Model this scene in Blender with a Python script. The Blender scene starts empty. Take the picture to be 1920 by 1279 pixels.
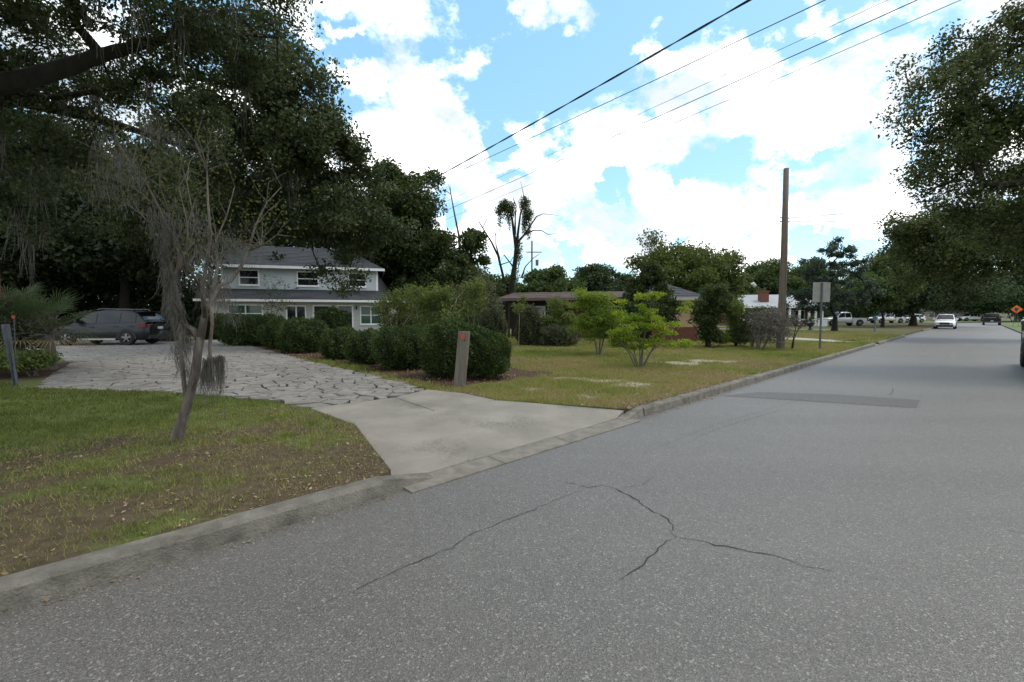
import bpy, bmesh, math, random
import numpy as np
from mathutils import Vector, Matrix

# ------------------------------------------------------------------ camera, world, sun, exposure
S = bpy.context.scene
COL = S.collection
FPX, PITCH, EYE = 860.0, math.atan(48.5 / 860.0), 1.6
cam_data = bpy.data.cameras.new('camera')
cam_data.sensor_width = 36.0
cam_data.lens = 36.0 * FPX / 1920.0
cam_data.clip_start, cam_data.clip_end = 0.05, 3000.0
cam = bpy.data.objects.new('camera', cam_data)
COL.objects.link(cam)
cam.location = (0, 0, EYE)
cam.rotation_euler = (math.pi / 2 - PITCH, 0, 0)
S.camera = cam

SUN_EL, SUN_AZ = math.radians(62), math.radians(80)      # azimuth measured from +Y towards +X
sun_data = bpy.data.lights.new('sun', 'SUN')
sun_data.energy = 1.2
sun_data.angle = math.radians(18)
sun_data.color = (1.0, 0.93, 0.82)
sun = bpy.data.objects.new('sun', sun_data)
COL.objects.link(sun)
sv = Vector((math.sin(SUN_AZ) * math.cos(SUN_EL), math.cos(SUN_AZ) * math.cos(SUN_EL), math.sin(SUN_EL)))
sun.rotation_euler = (-sv).to_track_quat('-Z', 'Y').to_euler()

S.view_settings.view_transform = 'Standard'
S.view_settings.look = 'None'
S.view_settings.gamma = 1.0
S.view_settings.use_curve_mapping = False
S.view_settings.exposure = 0.61


def ray(u, v):
    a, b = (u - 960) / FPX, (639.5 - v) / FPX
    return Vector((a, math.cos(PITCH) + b * math.sin(PITCH), -math.sin(PITCH) + b * math.cos(PITCH)))


def G(u, v, z=0.13):
    """Place on the level z seen in the direction (u, v)."""
    d = ray(u, v)
    k = (z - EYE) / d.z
    return Vector((d.x * k, d.y * k, z))


def AT(u, v, y):
    """Point at distance y in front of the viewpoint in the direction (u, v)."""
    d = ray(u, v)
    k = y / d.y
    return Vector((d.x * k, y, EYE + d.z * k))


RD, RN = (0.711, 0.703), (-0.703, 0.711)


def R(s, t, z=0.0):
    """Street coordinates: s along the street, t to the left of the viewpoint."""
    if s > 118:                                             # the street bends right
        q = (s - 118) / 62.0
        s2, t2 = 118 + (62 + t) * math.sin(q), t - (62 + t) * (1 - math.cos(q))
        s, t = s2, t2
    return Vector((s * RD[0] + t * RN[0], s * RD[1] + t * RN[1], z))


def ST(x, y):
    return x * RD[0] + y * RD[1], x * RN[0] + y * RN[1]


W = bpy.data.worlds.new('World')
S.world = W
W.use_nodes = True
wn, wl = W.node_tree.nodes, W.node_tree.links
wn.clear()


def wnode(t, **kw):
    n = wn.new(t)
    for k, v in kw.items():
        setattr(n, k, v)
    return n


sky = wnode('ShaderNodeTexSky', sky_type='NISHITA')
sky.sun_disc = False
sky.sun_elevation, sky.sun_rotation = SUN_EL, SUN_AZ
sky.air_density, sky.dust_density, sky.ozone_density = 1.0, 0.6, 1.2
tc = wnode('ShaderNodeTexCoord')
DIR = tc.outputs['Generated']


def wmath(op, a, b=None, c=None, clamp=False):
    n = wnode('ShaderNodeMath', operation=op)
    n.use_clamp = clamp
    for i, x in enumerate((a, b, c)):
        if x is None:
            continue
        if isinstance(x, (int, float)):
            n.inputs[i].default_value = x
        else:
            wl.new(x, n.inputs[i])
    return n.outputs[0]


# cumulus: each heap of cloud is a soft lobe round a direction in the sky, frayed by noise
clouds = [(710, -10, 120, 75), (600, 0, 90, 50), (585, 45, 50, 30), (655, 68, 26, 16), (735, 25, 60, 50),
          (790, 230, 95, 70), (800, 185, 55, 40), (740, 270, 95, 60), (865, 250, 45, 34), (690, 160, 42, 26), (820, 300, 90, 50),
          (720, 330, 120, 60), (1040, -5, 75, 26), (1255, 110, 32, 42), (1330, 145, 105, 56), (1440, 130, 50, 60), (1560, 165, 80, 70),
          (1680, 150, 70, 70), (1480, 220, 100, 62), (1600, 220, 110, 70), (1285, 225, 75, 80), (1390, 210, 90, 60), (1545, 255, 60, 40),
          (1000, 280, 62, 40), (1130, 262, 60, 40), (1190, 290, 70, 70), (1080, 330, 90, 50), (1250, 290, 60, 36), (950, 360, 100, 60),
          (1000, 430, 150, 70), (1160, 430, 140, 60), (1250, 390, 70, 60), (1320, 420, 120, 55), (1460, 330, 60, 60), (1510, 320, 50, 36),
          (1630, 320, 55, 36), (1600, 400, 110, 60), (1430, 400, 110, 60), (1400, 480, 130, 50), (880, 440, 110, 60), (1700, 400, 80, 50),
          (1230, 480, 160, 36), (1555, 22, 48, 36), (1640, 5, 44, 24), (1725, 22, 40, 20), (760, 440, 150, 60), (560, 330, 150, 100),
          (400, 250, 190, 110), (150, 120, 180, 120), (200, 330, 160, 80), (1850, 320, 120, 80), (1800, 200, 60, 40)]
holes = [(1150, 355, 46, 26), (1330, 315, 62, 30), (1305, 335, 40, 30), (960, 330, 40, 22), (1290, 452, 34, 12), (1530, 455, 60, 26),
         (1085, 480, 30, 34), (945, 270, 40, 30), (1540, 290, 26, 14), (870, 395, 20, 40)]


def warp(scale, amount, detail):
    n = wnode('ShaderNodeTexNoise')
    n.inputs['Scale'].default_value = scale
    n.inputs['Detail'].default_value = detail
    n.inputs['Roughness'].default_value = 0.62
    wl.new(DIR, n.inputs['Vector'])
    s = wnode('ShaderNodeVectorMath', operation='SUBTRACT')
    wl.new(n.outputs['Color'], s.inputs[0])
    s.inputs[1].default_value = (0.5, 0.5, 0.5)
    k = wnode('ShaderNodeVectorMath', operation='SCALE')
    wl.new(s.outputs[0], k.inputs[0])
    k.inputs['Scale'].default_value = amount
    return k.outputs[0]


wa = wnode('ShaderNodeVectorMath', operation='ADD')
wl.new(DIR, wa.inputs[0])
wl.new(warp(9.0, 0.17, 7), wa.inputs[1])
WDIR = wa.outputs[0]


def lobes(lst):
    out = None
    for (u, v, ru, rv) in lst:
        c = ray(u, v)
        k = c.length
        c.normalize()
        r = ru / FPX / k
        sub = wnode('ShaderNodeVectorMath', operation='SUBTRACT')
        wl.new(WDIR, sub.inputs[0])
        sub.inputs[1].default_value = c
        mul = wnode('ShaderNodeVectorMath', operation='MULTIPLY')
        wl.new(sub.outputs[0], mul.inputs[0])
        mul.inputs[1].default_value = (1 / r, 1 / r, ru / rv / r)
        ln = wnode('ShaderNodeVectorMath', operation='LENGTH')
        wl.new(mul.outputs[0], ln.inputs[0])
        val = wmath('SUBTRACT', 1.0, ln.outputs['Value'])
        out = val if out is None else wmath('MAXIMUM', out, val)
    return out


def wnoise(scale, detail, rough, off=0.0):
    mp = wnode('ShaderNodeMapping')
    mp.inputs['Scale'].default_value = (1, 1, 1.5)
    mp.inputs['Location'].default_value = (off, off * 0.7, off * 0.3)
    wl.new(DIR, mp.inputs['Vector'])
    n = wnode('ShaderNodeTexNoise')
    n.inputs['Scale'].default_value = scale
    n.inputs['Detail'].default_value = detail
    n.inputs['Roughness'].default_value = rough
    wl.new(mp.outputs[0], n.inputs['Vector'])
    return wmath('SUBTRACT', n.outputs['Fac'], 0.5)


def wrange(x, a, b, c=0.0, d=1.0):
    n = wnode('ShaderNodeMapRange', interpolation_type='SMOOTHSTEP')
    wl.new(x, n.inputs['Value'])
    for i, q in enumerate((a, b, c, d)):
        n.inputs[i + 1].default_value = q
    return n.outputs[0]


fine = wmath('ADD', wmath('MULTIPLY', wnoise(19.0, 9, 0.66), 2.2), wmath('MULTIPLY', wnoise(6.5, 5, 0.6, 7.7), 2.2))
broad = wnoise(3.0, 3, 0.5, 4.3)
mask = wmath('MAXIMUM', lobes(clouds), -0.9)
gap = wmath('MAXIMUM', lobes(holes), 0.0)
# the unseen rest of the sky carries cumulus too, its cover raised for more light
sep = wnode('ShaderNodeSeparateXYZ')
wl.new(DIR, sep.inputs[0])
rest = wmath('MULTIPLY_ADD', wrange(sep.outputs['Y'], 0.45, 0.7, 1.0, 0.0), 1.0, -1.0)
general = wmath('ADD', wmath('MULTIPLY', broad, 5.0), rest)
mask = wmath('MAXIMUM', mask, wmath('ADD', general, 0.45))
dens = wmath('ADD', mask, fine)
dens = wmath('SUBTRACT', dens, wmath('MULTIPLY', wmath('MULTIPLY', gap, wmath('MULTIPLY_ADD', wnoise(12.0, 6, 0.65, 1.3), 4.0, 1.0)), 2.1))
cover = wrange(dens, -0.25, 0.68)
body = wmath('MULTIPLY', wrange(wmath('ADD', wnoise(6.0, 5, 0.55, 2.0), wmath('MULTIPLY', dens, 0.07)), -0.1, 0.16), 1.0)
cc = wnode('ShaderNodeMix', data_type='RGBA')
wl.new(body, cc.inputs[0])
cc.inputs[6].default_value = (18.5, 18.2, 17.6, 1)
cc.inputs[7].default_value = (5.9, 6.4, 7.0, 1)
thin = wnode('ShaderNodeMix', data_type='RGBA')             # thin high veil that pales the blue
thin.blend_type = 'ADD'
thin.inputs[0].default_value = 1.0
wl.new(sky.outputs[0], thin.inputs[6])
thin.inputs[7].default_value = (0.95, 2.35, 2.9, 1)
mixc = wnode('ShaderNodeMix', data_type='RGBA')
wl.new(cover, mixc.inputs[0])
wl.new(thin.outputs[2], mixc.inputs[6])
wl.new(cc.outputs[2], mixc.inputs[7])
bg = wnode('ShaderNodeBackground')
bg.inputs['Strength'].default_value = 0.1
wl.new(mixc.outputs[2], bg.inputs['Color'])
wo = wnode('ShaderNodeOutputWorld')
wl.new(bg.outputs[0], wo.inputs['Surface'])
S.cycles.max_bounces = 6
S.cycles.transparent_max_bounces = 4
S.cycles.diffuse_bounces = 3
S.cycles.glossy_bounces = 3

# ------------------------------------------------------------------ materials
def node_mat(name):
    m = bpy.data.materials.new(name)
    m.use_nodes = True
    nt = m.node_tree
    b = nt.nodes['Principled BSDF']
    return m, nt, b


def mat(name, c1, c2=None, scale=6.0, rough=0.8, bump=0.0, bscale=None, metal=0.0, detail=4, stretch=None, spec=0.3, island=0.0, objrand=0.0, coat=0.0):
    m, nt, b = node_mat(name)
    b.inputs['Roughness'].default_value = rough
    b.inputs['Metallic'].default_value = metal
    b.inputs['Specular IOR Level'].default_value = spec
    b.inputs['Coat Weight'].default_value = coat
    c2 = c2 or tuple(x * 0.75 for x in c1)
    t = nt.nodes.new('ShaderNodeTexCoord')
    src = t.outputs['Object']
    if stretch:
        mp = nt.nodes.new('ShaderNodeMapping')
        mp.inputs['Scale'].default_value = stretch
        nt.links.new(src, mp.inputs['Vector'])
        src = mp.outputs[0]
    n = nt.nodes.new('ShaderNodeTexNoise')
    n.inputs['Scale'].default_value = scale
    n.inputs['Detail'].default_value = detail
    n.inputs['Roughness'].default_value = 0.6
    nt.links.new(src, n.inputs['Vector'])
    r = nt.nodes.new('ShaderNodeMapRange')
    r.inputs[1].default_value, r.inputs[2].default_value = 0.3, 0.7
    nt.links.new(n.outputs['Fac'], r.inputs[0])
    mx = nt.nodes.new('ShaderNodeMix')
    mx.data_type = 'RGBA'
    mx.inputs[6].default_value = (*c1, 1)
    mx.inputs[7].default_value = (*c2, 1)
    nt.links.new(r.outputs[0], mx.inputs[0])
    out = mx.outputs[2]
    if island or objrand:
        hs = nt.nodes.new('ShaderNodeHueSaturation')
        g = nt.nodes.new('ShaderNodeNewGeometry')
        oi = nt.nodes.new('ShaderNodeObjectInfo')
        ad = nt.nodes.new('ShaderNodeMath')
        ad.operation = 'MULTIPLY_ADD'
        nt.links.new(g.outputs['Random Per Island'], ad.inputs[0])
        ad.inputs[1].default_value = island
        m2 = nt.nodes.new('ShaderNodeMath')
        m2.operation = 'MULTIPLY_ADD'
        nt.links.new(oi.outputs['Random'], m2.inputs[0])
        m2.inputs[1].default_value = objrand
        m2.inputs[2].default_value = 1 - island / 2 - objrand / 2
        nt.links.new(m2.outputs[0], ad.inputs[2])
        nt.links.new(ad.outputs[0], hs.inputs['Value'])
        nt.links.new(out, hs.inputs['Color'])
        out = hs.outputs[0]
    nt.links.new(out, b.inputs['Base Color'])
    if bump:
        n2 = nt.nodes.new('ShaderNodeTexNoise')
        n2.inputs['Scale'].default_value = bscale or scale * 4
        n2.inputs['Detail'].default_value = 4
        nt.links.new(src, n2.inputs['Vector'])
        bp = nt.nodes.new('ShaderNodeBump')
        bp.inputs['Strength'].default_value = bump
        bp.inputs['Distance'].default_value = 0.02
        nt.links.new(n2.outputs['Fac'], bp.inputs['Height'])
        nt.links.new(bp.outputs[0], b.inputs['Normal'])
    return m


def leaf_mat(name, c1, c2, scale=0.6, trans=0.3, yellow=None):
    """Leaves: colour varies leaf by leaf and branch by branch; some light passes through."""
    m, nt, b = node_mat(name)
    N, L = nt.nodes, nt.links
    b.inputs['Roughness'].default_value = 0.55
    b.inputs['Specular IOR Level'].default_value = 0.25
    t = N.new('ShaderNodeTexCoord')
    n = N.new('ShaderNodeTexNoise')
    n.inputs['Scale'].default_value = scale
    n.inputs['Detail'].default_value = 2
    L.new(t.outputs['Object'], n.inputs['Vector'])
    g = N.new('ShaderNodeNewGeometry')
    a = N.new('ShaderNodeMath')
    a.operation = 'MULTIPLY_ADD'
    L.new(g.outputs['Random Per Island'], a.inputs[0])
    a.inputs[1].default_value = 0.7
    L.new(n.outputs['Fac'], a.inputs[2])
    r = N.new('ShaderNodeMapRange')
    r.inputs[1].default_value, r.inputs[2].default_value = 0.45, 1.15
    L.new(a.outputs[0], r.inputs[0])
    cr = N.new('ShaderNodeValToRGB')
    cr.color_ramp.elements[0].color = (*c1, 1)
    cr.color_ramp.elements[1].color = (*c2, 1)
    if yellow:
        e = cr.color_ramp.elements.new(0.93)
        e.color = (*c2, 1)
        cr.color_ramp.elements[-1].color = (*yellow, 1)
    L.new(r.outputs[0], cr.inputs[0])
    L.new(cr.outputs[0], b.inputs['Base Color'])
    if trans:
        tr = N.new('ShaderNodeBsdfTranslucent')
        hs = N.new('ShaderNodeHueSaturation')
        hs.inputs['Hue'].default_value = 0.48
        hs.inputs['Saturation'].default_value = 1.1
        hs.inputs['Value'].default_value = 1.3
        L.new(cr.outputs[0], hs.inputs['Color'])
        L.new(hs.outputs[0], tr.inputs['Color'])
        ms = N.new('ShaderNodeMixShader')
        ms.inputs[0].default_value = trans
        L.new(b.outputs[0], ms.inputs[1])
        L.new(tr.outputs[0], ms.inputs[2])
        L.new(ms.outputs[0], N['Material Output'].inputs['Surface'])
    return m


def attr_mat(name, layers, rough=0.9, bump=0.6, nscale=9.0):
    """Ground: named vertex layers blend soils into each other. layers = [(attr, c1, c2)], first is the base."""
    m, nt, b = node_mat(name)
    N, L = nt.nodes, nt.links
    b.inputs['Roughness'].default_value = rough
    b.inputs['Specular IOR Level'].default_value = 0.1
    t = N.new('ShaderNodeTexCoord')
    n = N.new('ShaderNodeTexNoise')
    n.inputs['Scale'].default_value = nscale
    n.inputs['Detail'].default_value = 8
    n.inputs['Roughness'].default_value = 0.7
    L.new(t.outputs['Object'], n.inputs['Vector'])
    r = N.new('ShaderNodeMapRange')
    r.inputs[1].default_value, r.inputs[2].default_value = 0.35, 0.65
    L.new(n.outputs['Fac'], r.inputs[0])
    cur = None
    for at, c1, c2 in layers:
        mx = N.new('ShaderNodeMix')
        mx.data_type = 'RGBA'
        mx.inputs[6].default_value = (*c1, 1)
        mx.inputs[7].default_value = (*c2, 1)
        L.new(r.outputs[0], mx.inputs[0])
        if cur is None:
            cur = mx.outputs[2]
            continue
        a = N.new('ShaderNodeAttribute')
        a.attribute_name = at
        ad = N.new('ShaderNodeMath')
        ad.operation = 'ADD'
        L.new(a.outputs['Fac'], ad.inputs[0])
        L.new(n.outputs['Fac'], ad.inputs[1])
        rr = N.new('ShaderNodeMapRange')
        rr.inputs[1].default_value, rr.inputs[2].default_value = 0.85, 1.15
        L.new(ad.outputs[0], rr.inputs[0])
        m2 = N.new('ShaderNodeMix')
        m2.data_type = 'RGBA'
        L.new(rr.outputs[0], m2.inputs[0])
        L.new(cur, m2.inputs[6])
        L.new(mx.outputs[2], m2.inputs[7])
        cur = m2.outputs[2]
    L.new(cur, b.inputs['Base Color'])
    bp = N.new('ShaderNodeBump')
    bp.inputs['Strength'].default_value = bump
    bp.inputs['Distance'].default_value = 0.03
    L.new(n.outputs['Fac'], bp.inputs['Height'])
    L.new(bp.outputs[0], b.inputs['Normal'])
    return m


def asphalt_mat(name, base, light, dark):
    m, nt, b = node_mat(name)
    N, L = nt.nodes, nt.links
    b.inputs['Roughness'].default_value = 0.55
    b.inputs['Specular IOR Level'].default_value = 0.6
    t = N.new('ShaderNodeTexCoord')

    def noise(sc, det=3, rough=0.6):
        n = N.new('ShaderNodeTexNoise')
        n.inputs['Scale'].default_value = sc
        n.inputs['Detail'].default_value = det
        n.inputs['Roughness'].default_value = rough
        L.new(t.outputs['Object'], n.inputs['Vector'])
        return n.outputs['Fac']

    def rng(x, a, c):
        r = N.new('ShaderNodeMapRange')
        r.inputs[1].default_value, r.inputs[2].default_value = a, c
        L.new(x, r.inputs[0])
        return r.outputs[0]

    def mixc(f, a, c):
        mx = N.new('ShaderNodeMix')
        mx.data_type = 'RGBA'
        L.new(f, mx.inputs[0])
        for i, q in ((6, a), (7, c)):
            if isinstance(q, tuple):
                mx.inputs[i].default_value = (*q, 1)
            else:
                L.new(q, mx.inputs[i])
        return mx.outputs[2]
    vo = N.new('ShaderNodeTexVoronoi')                    # stone chips in the binder
    vo.inputs['Scale'].default_value = 150.0
    L.new(t.outputs['Object'], vo.inputs['Vector'])
    sp = N.new('ShaderNodeSeparateColor')
    L.new(vo.outputs['Color'], sp.inputs[0])
    col = mixc(rng(noise(0.5, 4), 0.35, 0.65), base, tuple(x * 0.86 for x in base))
    col = mixc(rng(noise(4.0, 5), 0.4, 0.75), col, tuple(x * 1.08 for x in base))
    mp = N.new('ShaderNodeMapping')                       # wear runs along the street
    mp.inputs['Rotation'].default_value = (0, 0, -math.atan2(0.703, 0.711))
    mp.inputs['Scale'].default_value = (0.05, 1.1, 1)
    L.new(t.outputs['Object'], mp.inputs['Vector'])
    st = N.new('ShaderNodeTexNoise')
    st.inputs['Scale'].default_value = 1.0
    st.inputs['Detail'].default_value = 5
    L.new(mp.outputs[0], st.inputs['Vector'])
    col = mixc(rng(st.outputs['Fac'], 0.42, 0.68), col, tuple(x * 0.8 for x in base))
    spots = noise(3.1, 2, 0.4)
    col = mixc(rng(spots, 0.735, 0.8), col, tuple(x * 0.45 for x in base))
    col = mixc(rng(sp.outputs[0], 0.62, 1.0), col, light)
    col = mixc(rng(sp.outputs[1], 0.72, 1.0), col, dark)
    vo2 = N.new('ShaderNodeTexVoronoi')
    vo2.inputs['Scale'].default_value = 105.0
    L.new(t.outputs['Object'], vo2.inputs['Vector'])
    sp2 = N.new('ShaderNodeSeparateColor')
    L.new(vo2.outputs['Color'], sp2.inputs[0])
    col = mixc(rng(sp2.outputs[0], 0.94, 0.985), col, tuple(x * 1.35 for x in light))
    L.new(col, b.inputs['Base Color'])
    bp = N.new('ShaderNodeBump')
    bp.inputs['Strength'].default_value = 0.5
    bp.inputs['Distance'].default_value = 0.006
    L.new(vo.outputs['Distance'], bp.inputs['Height'])
    L.new(bp.outputs[0], b.inputs['Normal'])
    return m


def glass_mat(name, c=(0.01, 0.013, 0.015)):
    m, nt, b = node_mat(name)
    b.inputs['Base Color'].default_value = (*c, 1)
    b.inputs['Roughness'].default_value = 0.06
    b.inputs['Specular IOR Level'].default_value = 0.42
    n = nt.nodes.new('ShaderNodeTexNoise')
    n.inputs['Scale'].default_value = 1.5
    bp = nt.nodes.new('ShaderNodeBump')
    bp.inputs['Strength'].default_value = 0.03
    nt.links.new(n.outputs['Fac'], bp.inputs['Height'])
    nt.links.new(bp.outputs[0], b.inputs['Normal'])
    return m


M = {}
M['asphalt'] = asphalt_mat('asphalt', (0.108, 0.099, 0.089), (0.19, 0.175, 0.158), (0.052, 0.047, 0.042))
M['patch'] = asphalt_mat('asphalt_patch', (0.062, 0.052, 0.047), (0.1, 0.088, 0.08), (0.035, 0.03, 0.027))
M['crack'] = mat('crack_filth', (0.028, 0.025, 0.021), (0.05, 0.045, 0.038), 20)
M['kerb'] = mat('kerb_concrete', (0.21, 0.193, 0.163), (0.085, 0.077, 0.063), 5, 0.9, 0.6, 60, objrand=0.2)
M['concrete'] = mat('apron_concrete', (0.27, 0.248, 0.212), (0.175, 0.16, 0.136), 1.3, 0.9, 0.3, 90, detail=10, objrand=0.1)
nt_ = M['concrete'].node_tree
sn_, sl_ = nt_.nodes, nt_.links
tc_ = sn_.new('ShaderNodeTexCoord')
big_ = sn_.new('ShaderNodeTexNoise')
big_.inputs['Scale'].default_value = 0.75
big_.inputs['Detail'].default_value = 3
gr_ = sn_.new('ShaderNodeTexNoise')
gr_.inputs['Scale'].default_value = 26
gr_.inputs['Detail'].default_value = 6
gr_.inputs['Roughness'].default_value = 0.8
for q_ in (big_, gr_):
    sl_.new(tc_.outputs['Object'], q_.inputs['Vector'])
ml_ = sn_.new('ShaderNodeMath')
ml_.operation = 'MULTIPLY_ADD'
sl_.new(gr_.outputs['Fac'], ml_.inputs[0])
ml_.inputs[1].default_value = 0.55
sl_.new(big_.outputs['Fac'], ml_.inputs[2])
rg_ = sn_.new('ShaderNodeMapRange')
rg_.inputs[1].default_value, rg_.inputs[2].default_value = 0.8, 1.02
sl_.new(ml_.outputs[0], rg_.inputs[0])
mx_ = sn_.new('ShaderNodeMix')
mx_.data_type = 'RGBA'
mx_.inputs[7].default_value = (0.075, 0.068, 0.057, 1)
bc_ = sn_['Principled BSDF'].inputs['Base Color']
sl_.new(bc_.links[0].from_socket, mx_.inputs[6])
sl_.new(rg_.outputs[0], mx_.inputs[0])
sl_.new(mx_.outputs[2], bc_)
M['gutter'] = mat('gutter_concrete', (0.22, 0.2, 0.17), (0.13, 0.118, 0.1), 6, 0.9, 0.4, 80)
M['path'] = mat('path_concrete', (0.36, 0.33, 0.27), (0.28, 0.25, 0.2), 3, 0.9)
M['stone'] = mat('flagstone', (0.25, 0.235, 0.212), (0.145, 0.135, 0.122), 7, 0.85, 0.6, 40, objrand=0.35, island=0.25)
M['soil'] = mat('joint_soil', (0.016, 0.013, 0.009), (0.03, 0.025, 0.016), 20, 0.95)
M['lawn'] = attr_mat('lawn_soil', [('', (0.085, 0.115, 0.032), (0.12, 0.12, 0.045)), ('bare', (0.11, 0.085, 0.052), (0.055, 0.042, 0.026)),
                                   ('sand', (0.34, 0.3, 0.24), (0.22, 0.185, 0.14)), ('mulch', (0.085, 0.05, 0.034), (0.05, 0.032, 0.022))])
M['far_grass'] = mat('far_grass', (0.085, 0.14, 0.03), (0.12, 0.145, 0.045), 0.4, 0.95)
M['bark_dark'] = mat('dark_bark', (0.03, 0.026, 0.021), (0.014, 0.012, 0.01), 6, 0.95, 0.8, 30, stretch=(1, 1, 0.25))
M['bark_grey'] = mat('grey_bark', (0.15, 0.135, 0.115), (0.07, 0.06, 0.05), 5, 0.95, 0.6, 30, stretch=(1, 1, 0.3))
M['bark_myrtle'] = mat('myrtle_bark', (0.19, 0.16, 0.135), (0.06, 0.046, 0.037), 14, 0.9, 0.9, 40, stretch=(1, 1, 0.2))
M['bark_pale'] = mat('pale_bark', (0.26, 0.22, 0.18), (0.16, 0.13, 0.1), 6, 0.9)
M['moss'] = leaf_mat('hanging_moss', (0.06, 0.056, 0.047), (0.16, 0.15, 0.128), 3.0, 0.25)
M['oak'] = leaf_mat('oak_leaf', (0.022, 0.034, 0.014), (0.065, 0.085, 0.03), 0.7, 0.3)
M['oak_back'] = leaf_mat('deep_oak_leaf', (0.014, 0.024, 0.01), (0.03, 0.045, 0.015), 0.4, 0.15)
M['oak_mid'] = leaf_mat('mid_oak_leaf', (0.025, 0.042, 0.013), (0.06, 0.085, 0.022), 0.4, 0.3)
M['oak_light'] = leaf_mat('light_oak_leaf', (0.045, 0.07, 0.018), (0.1, 0.13, 0.03), 0.3, 0.35)
M['oak_right'] = leaf_mat('street_oak_leaf', (0.03, 0.044, 0.016), (0.085, 0.105, 0.032), 0.8, 0.35)
M['far_leaf'] = leaf_mat('far_leaf', (0.04, 0.065, 0.02), (0.085, 0.12, 0.034), 0.25, 0.3)
M['far_dark'] = leaf_mat('far_dark_leaf', (0.026, 0.043, 0.018), (0.05, 0.075, 0.027), 0.25, 0.25)
M['blue_leaf'] = leaf_mat('blue_green_leaf', (0.035, 0.055, 0.04), (0.06, 0.085, 0.055), 0.5, 0.25)
M['hedge'] = leaf_mat('hedge_leaf', (0.018, 0.036, 0.01), (0.07, 0.105, 0.026), 2.6, 0.2)
M['myrtle_leaf'] = leaf_mat('myrtle_leaf', (0.05, 0.068, 0.02), (0.11, 0.12, 0.035), 0.8, 0.4)
M['crape_leaf'] = leaf_mat('crape_leaf', (0.06, 0.1, 0.026), (0.16, 0.195, 0.05), 1.2, 0.35)
M['yellow_leaf'] = leaf_mat('yellow_green_leaf', (0.1, 0.19, 0.02), (0.26, 0.34, 0.045), 0.9, 0.5, (0.42, 0.42, 0.06))
M['lime_leaf'] = leaf_mat('lime_leaf', (0.09, 0.16, 0.025), (0.19, 0.26, 0.04), 0.9, 0.45)
M['dull_leaf'] = leaf_mat('dull_leaf', (0.06, 0.07, 0.035), (0.11, 0.12, 0.06), 0.9, 0.3)
M['grey_twig'] = leaf_mat('grey_twig', (0.09, 0.085, 0.07), (0.17, 0.16, 0.13), 1.0, 0.2)
M['fan_leaf'] = leaf_mat('palm_leaf', (0.045, 0.075, 0.03), (0.09, 0.12, 0.05), 0.9, 0.25)
M['dry_frond'] = leaf_mat('dry_frond', (0.16, 0.12, 0.06), (0.25, 0.19, 0.1), 1.0, 0.2)
M['litter'] = leaf_mat('dry_leaf_litter', (0.13, 0.085, 0.045), (0.34, 0.26, 0.16), 4.0, 0.1)
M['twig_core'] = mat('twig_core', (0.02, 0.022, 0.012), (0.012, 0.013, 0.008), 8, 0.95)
M['post_wood'] = mat('weathered_wood', (0.2, 0.18, 0.145), (0.11, 0.098, 0.078), 5, 0.9, 0.7, 30, stretch=(4, 4, 0.35))
M['pole_wood'] = mat('pole_wood', (0.175, 0.138, 0.11), (0.09, 0.07, 0.056), 3, 0.9, 0.5, 20, stretch=(3, 3, 0.1))
M['brown_wood'] = mat('brown_wood', (0.16, 0.085, 0.045), (0.09, 0.05, 0.03), 4, 0.85, stretch=(3, 3, 0.2))
M['galv'] = mat('galvanised_metal', (0.12, 0.13, 0.145), (0.075, 0.08, 0.09), 8, 0.6, metal=0.2)
M['sign_back'] = mat('sign_back', (0.32, 0.31, 0.285), (0.25, 0.24, 0.225), 5, 0.6, metal=0.2)
M['orange'] = mat('orange_sheeting', (0.75, 0.17, 0.03), (0.7, 0.15, 0.03), 5, 0.5)
M['red_reflector'] = mat('red_reflector', (0.42, 0.07, 0.03), (0.33, 0.06, 0.03), 20, 0.4)
M['black'] = mat('black_rubber', (0.012, 0.012, 0.012), (0.02, 0.02, 0.02), 20, 0.8)
M['black_plastic'] = mat('black_plastic', (0.018, 0.018, 0.019), (0.025, 0.025, 0.025), 10, 0.5)
M['alloy'] = mat('alloy', (0.22, 0.22, 0.23), (0.15, 0.15, 0.16), 4, 0.35, metal=0.8)
M['chrome'] = mat('chrome', (0.7, 0.7, 0.7), (0.6, 0.6, 0.6), 4, 0.15, metal=1.0)
M['glass'] = glass_mat('window_glass')
M['glass_green'] = glass_mat('blind_glass', (0.045, 0.085, 0.062))
M['tail'] = mat('tail_lens', (0.12, 0.008, 0.008), (0.08, 0.006, 0.006), 8, 0.2)
M['lamp_clear'] = mat('clear_lens', (0.6, 0.6, 0.6), (0.5, 0.5, 0.52), 8, 0.1)
M['plate'] = mat('licence_plate', (0.55, 0.58, 0.55), (0.45, 0.5, 0.46), 30, 0.5)
for nm, c in (('paint_spare', (0.018, 0.022, 0.027)), ('paint_white', (0.78, 0.79, 0.8)), ('paint_silver', (0.5, 0.51, 0.52)), 
              ('paint_maroon', (0.03, 0.022, 0.024)), ('paint_beige', (0.5, 0.49, 0.46))):
    M[nm] = mat(nm, c, tuple(x * 0.93 for x in c), 2.0, 0.3, coat=0.6, spec=0.5)
M['paint_black'] = mat('paint_black', (0.007, 0.007, 0.008), (0.01, 0.01, 0.011), 3, 0.5, spec=0.3)
M['paint_slate'] = mat('paint_slate', (0.008, 0.011, 0.015), (0.011, 0.014, 0.018), 3, 0.4, spec=0.35, coat=0.15)
M['siding'] = mat('grey_siding', (0.5, 0.53, 0.55), (0.45, 0.48, 0.5), 3, 0.6)
M['brick_white'] = mat('painted_brick', (0.5, 0.49, 0.47), (0.4, 0.39, 0.37), 6, 0.85, 0.5, 20)
M['trim'] = mat('white_trim', (0.78, 0.78, 0.77), (0.7, 0.7, 0.69), 5, 0.6)
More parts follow.
